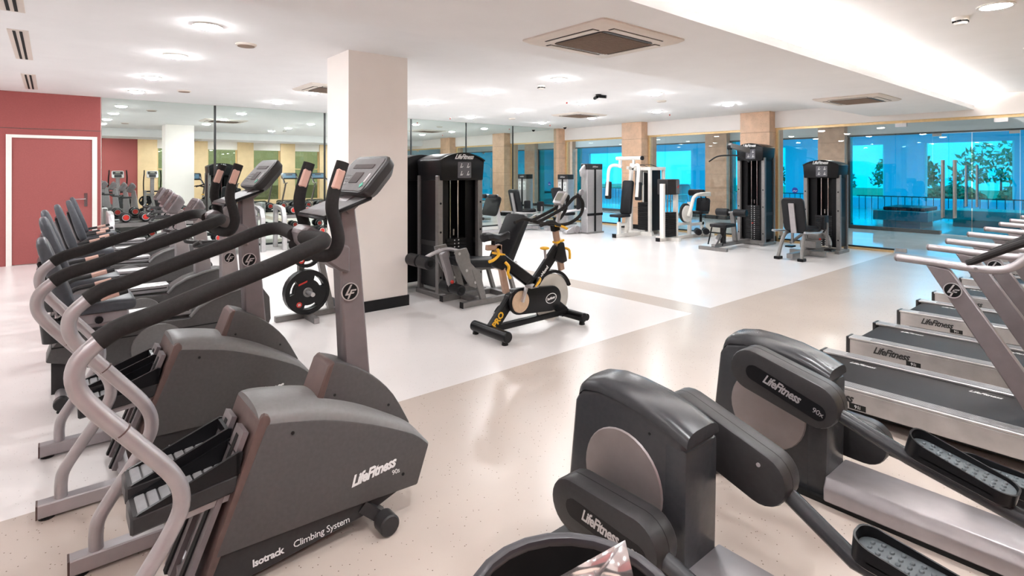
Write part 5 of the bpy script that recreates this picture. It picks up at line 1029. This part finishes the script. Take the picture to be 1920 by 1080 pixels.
def weight_plate(loc, r, th, label):
    t = thing('weight_plate', label, 'weight plate', loc, 0)
    q = MB(); q.bm.free(); q.bm = plate_mesh(r, th); d = q.build('disc', m_plate, t)
    rim = ring(Matrix.Rotation(R(90), 4, 'X'), r + 0.004, r * 0.90, -th - 0.005, 0.006); rim.build('rim', m_plate, t)
    MB().lathe([(0.05, -0.006), (0.045, -0.012), (0.027, -0.012), (0.027, 0.0)], (0, 0, 0), 'y', 18, cap=False).build('hub', m_graf, t)
    b2 = MB(frame((-0.09 * r / 0.23, -0.003, -0.12 * r / 0.23), (1, 0, 0), (0, 0, 1))).lathe([(0.028, 0), (0.028, 0.004)], n=16).build('weight_badge', m_redp, t)
    text('25', 0.03, m_ink, b2, (-0.09 * r / 0.23, -0.008, -0.13 * r / 0.23), (1, 0, 0), bold=0.001)
    MB(frame((-0.05, -0.003, 0.10 * r / 0.23), (1, 0, 0.35), (0, 0, 1))).prism([(-0.05, -0.008), (0.042, -0.008), (0.05, 0.008), (-0.042, 0.008)], 0, 0.003, 'xy').build('red_print', m_redp, t)
t = thing('plate_tree', 'grey steel weight plate tree beside the pillar', 'weight rack', (2.03, 5.85, 0))
MB().box(-0.28, 0.36, -0.03, 0.03, 0, 0.06).bevel(0.005, 1).build('base_bar', m_graf, t); b_ = MB().box(0.0, 0.06, -0.32, -0.03, 0, 0.06).bevel(0.005, 1).build('base_foot', m_graf, t); MB().box(0.006, 0.054, -0.323, -0.318, 0.006, 0.054).build('end_cap', m_sil, b_)
MB().bar((-0.02, 0, 0.06), (-0.02, 0, 1.0), 0.06, 0.06, (0, 1, 0)).bevel(0.005, 1).build('post', m_graf, t); MB().bar((0.30, 0.0, 0.06), (0.12, 0.0, 0.9), 0.06, 0.06, (0, 1, 0)).build('side_post', m_graf, t); MB().bar((-0.05, 0, 0.9), (0.2, 0, 0.88), 0.05, 0.05).build('top_bar', m_graf, t)
for z in (0.295, 0.70): MB().cyl((-0.0, -0.30, z), (-0.0, 0.02, z), 0.022, n=14).build('peg', m_sil2, t)
weight_plate((2.03, 5.70, 0.295), 0.225, 0.035, 'large black grip plate with red badge on the tree, in front of its twin')
weight_plate((2.03, 5.75, 0.295), 0.225, 0.035, 'large black grip plate on the tree, hidden behind its twin')
weight_plate((2.03, 5.72, 0.70), 0.15, 0.03, 'small black grip plate on the upper peg of the tree')

# ================================================================== DUMBBELL RACKS
def rack(x0, x1, label):
    t = thing('dumbbell_rack', label, 'weight rack', ((x0 + x1) / 2, 11.35, 0)); L = (x1 - x0) / 2
    for s in (-1, 1):
        p = MB().prism([(-0.30, 0.0), (-0.22, 0.0), (-0.20, 0.62), (-0.12, 0.74), (0.05, 0.78), (0.25, 0.80), (0.28, 0.0), (0.36, 0.0), (0.34, 0.86), (0.05, 0.86), (-0.18, 0.82), (-0.28, 0.66)], s * L - 0.04, s * L + 0.04, 'yz').bevel(0.008, 1).build('end_frame', m_sil2, t)
    for z, y in ((0.66, -0.0), (0.22, -0.06)):
        q = MB(); q.prism([(y - 0.22, z - 0.01), (y + 0.22, z - 0.01), (y + 0.22, z + 0.02), (y - 0.22, z + 0.02)], -L + 0.04, L - 0.04, 'yz'); q.build('shelf', m_dark, t)
        MB().box(-L + 0.04, L - 0.04, y - 0.24, y - 0.21, z - 0.05, z + 0.018).build('shelf_lip', m_graf, t)
rack(0.76, 3.10, 'two tier silver dumbbell rack closest to the red door'); rack(3.50, 5.85, 'two tier silver dumbbell rack behind the plate tree')
proto = None
def dumbbell(loc, label, group):
    global proto
    if proto is None:
        t = thing('dumbbell', label, 'dumbbell', loc, 0, group)
        MB().cyl((0, -0.08, 0), (0, 0.08, 0), 0.016, n=10).build('handle', m_chrome, t)
        for s in (-1, 1):
            h = MB().lathe([(0.05, s * 0.06), (0.078, s * 0.075), (0.082, s * 0.13), (0.07, s * 0.165)], (0, 0, 0), 'y', 18).build('head', m_plate, t)
            MB().lathe([(0.058, s * 0.164), (0.056, s * 0.171), (0.046, s * 0.171), (0.045, s * 0.164)], (0, 0, 0), 'y', 18, cap=False).build('silver_ring', m_sil2, h)
            MB().lathe([(0.044, s * 0.164), (0.04, s * 0.169), (0.005, s * 0.169)], (0, 0, 0), 'y', 16).build('red_badge', m_redp, h)
        proto = t; return t
    return dup(proto, loc, 0, label, group)
for xa, xb, nm in ((0.76, 3.10, 'on the rack closest to the red door'), (3.50, 5.85, 'on the rack behind the plate tree')):
    for z, y, tier in ((0.765, 11.33, 'upper'), (0.325, 11.27, 'lower')):
        for k in range(8): dumbbell((xa + 0.2 + k * (xb - xa - 0.4) / 7, y, z), 'black round dumbbell with red badge, %s tier %s' % (tier, nm), 'dumbbells, %s tier %s' % (tier, nm))
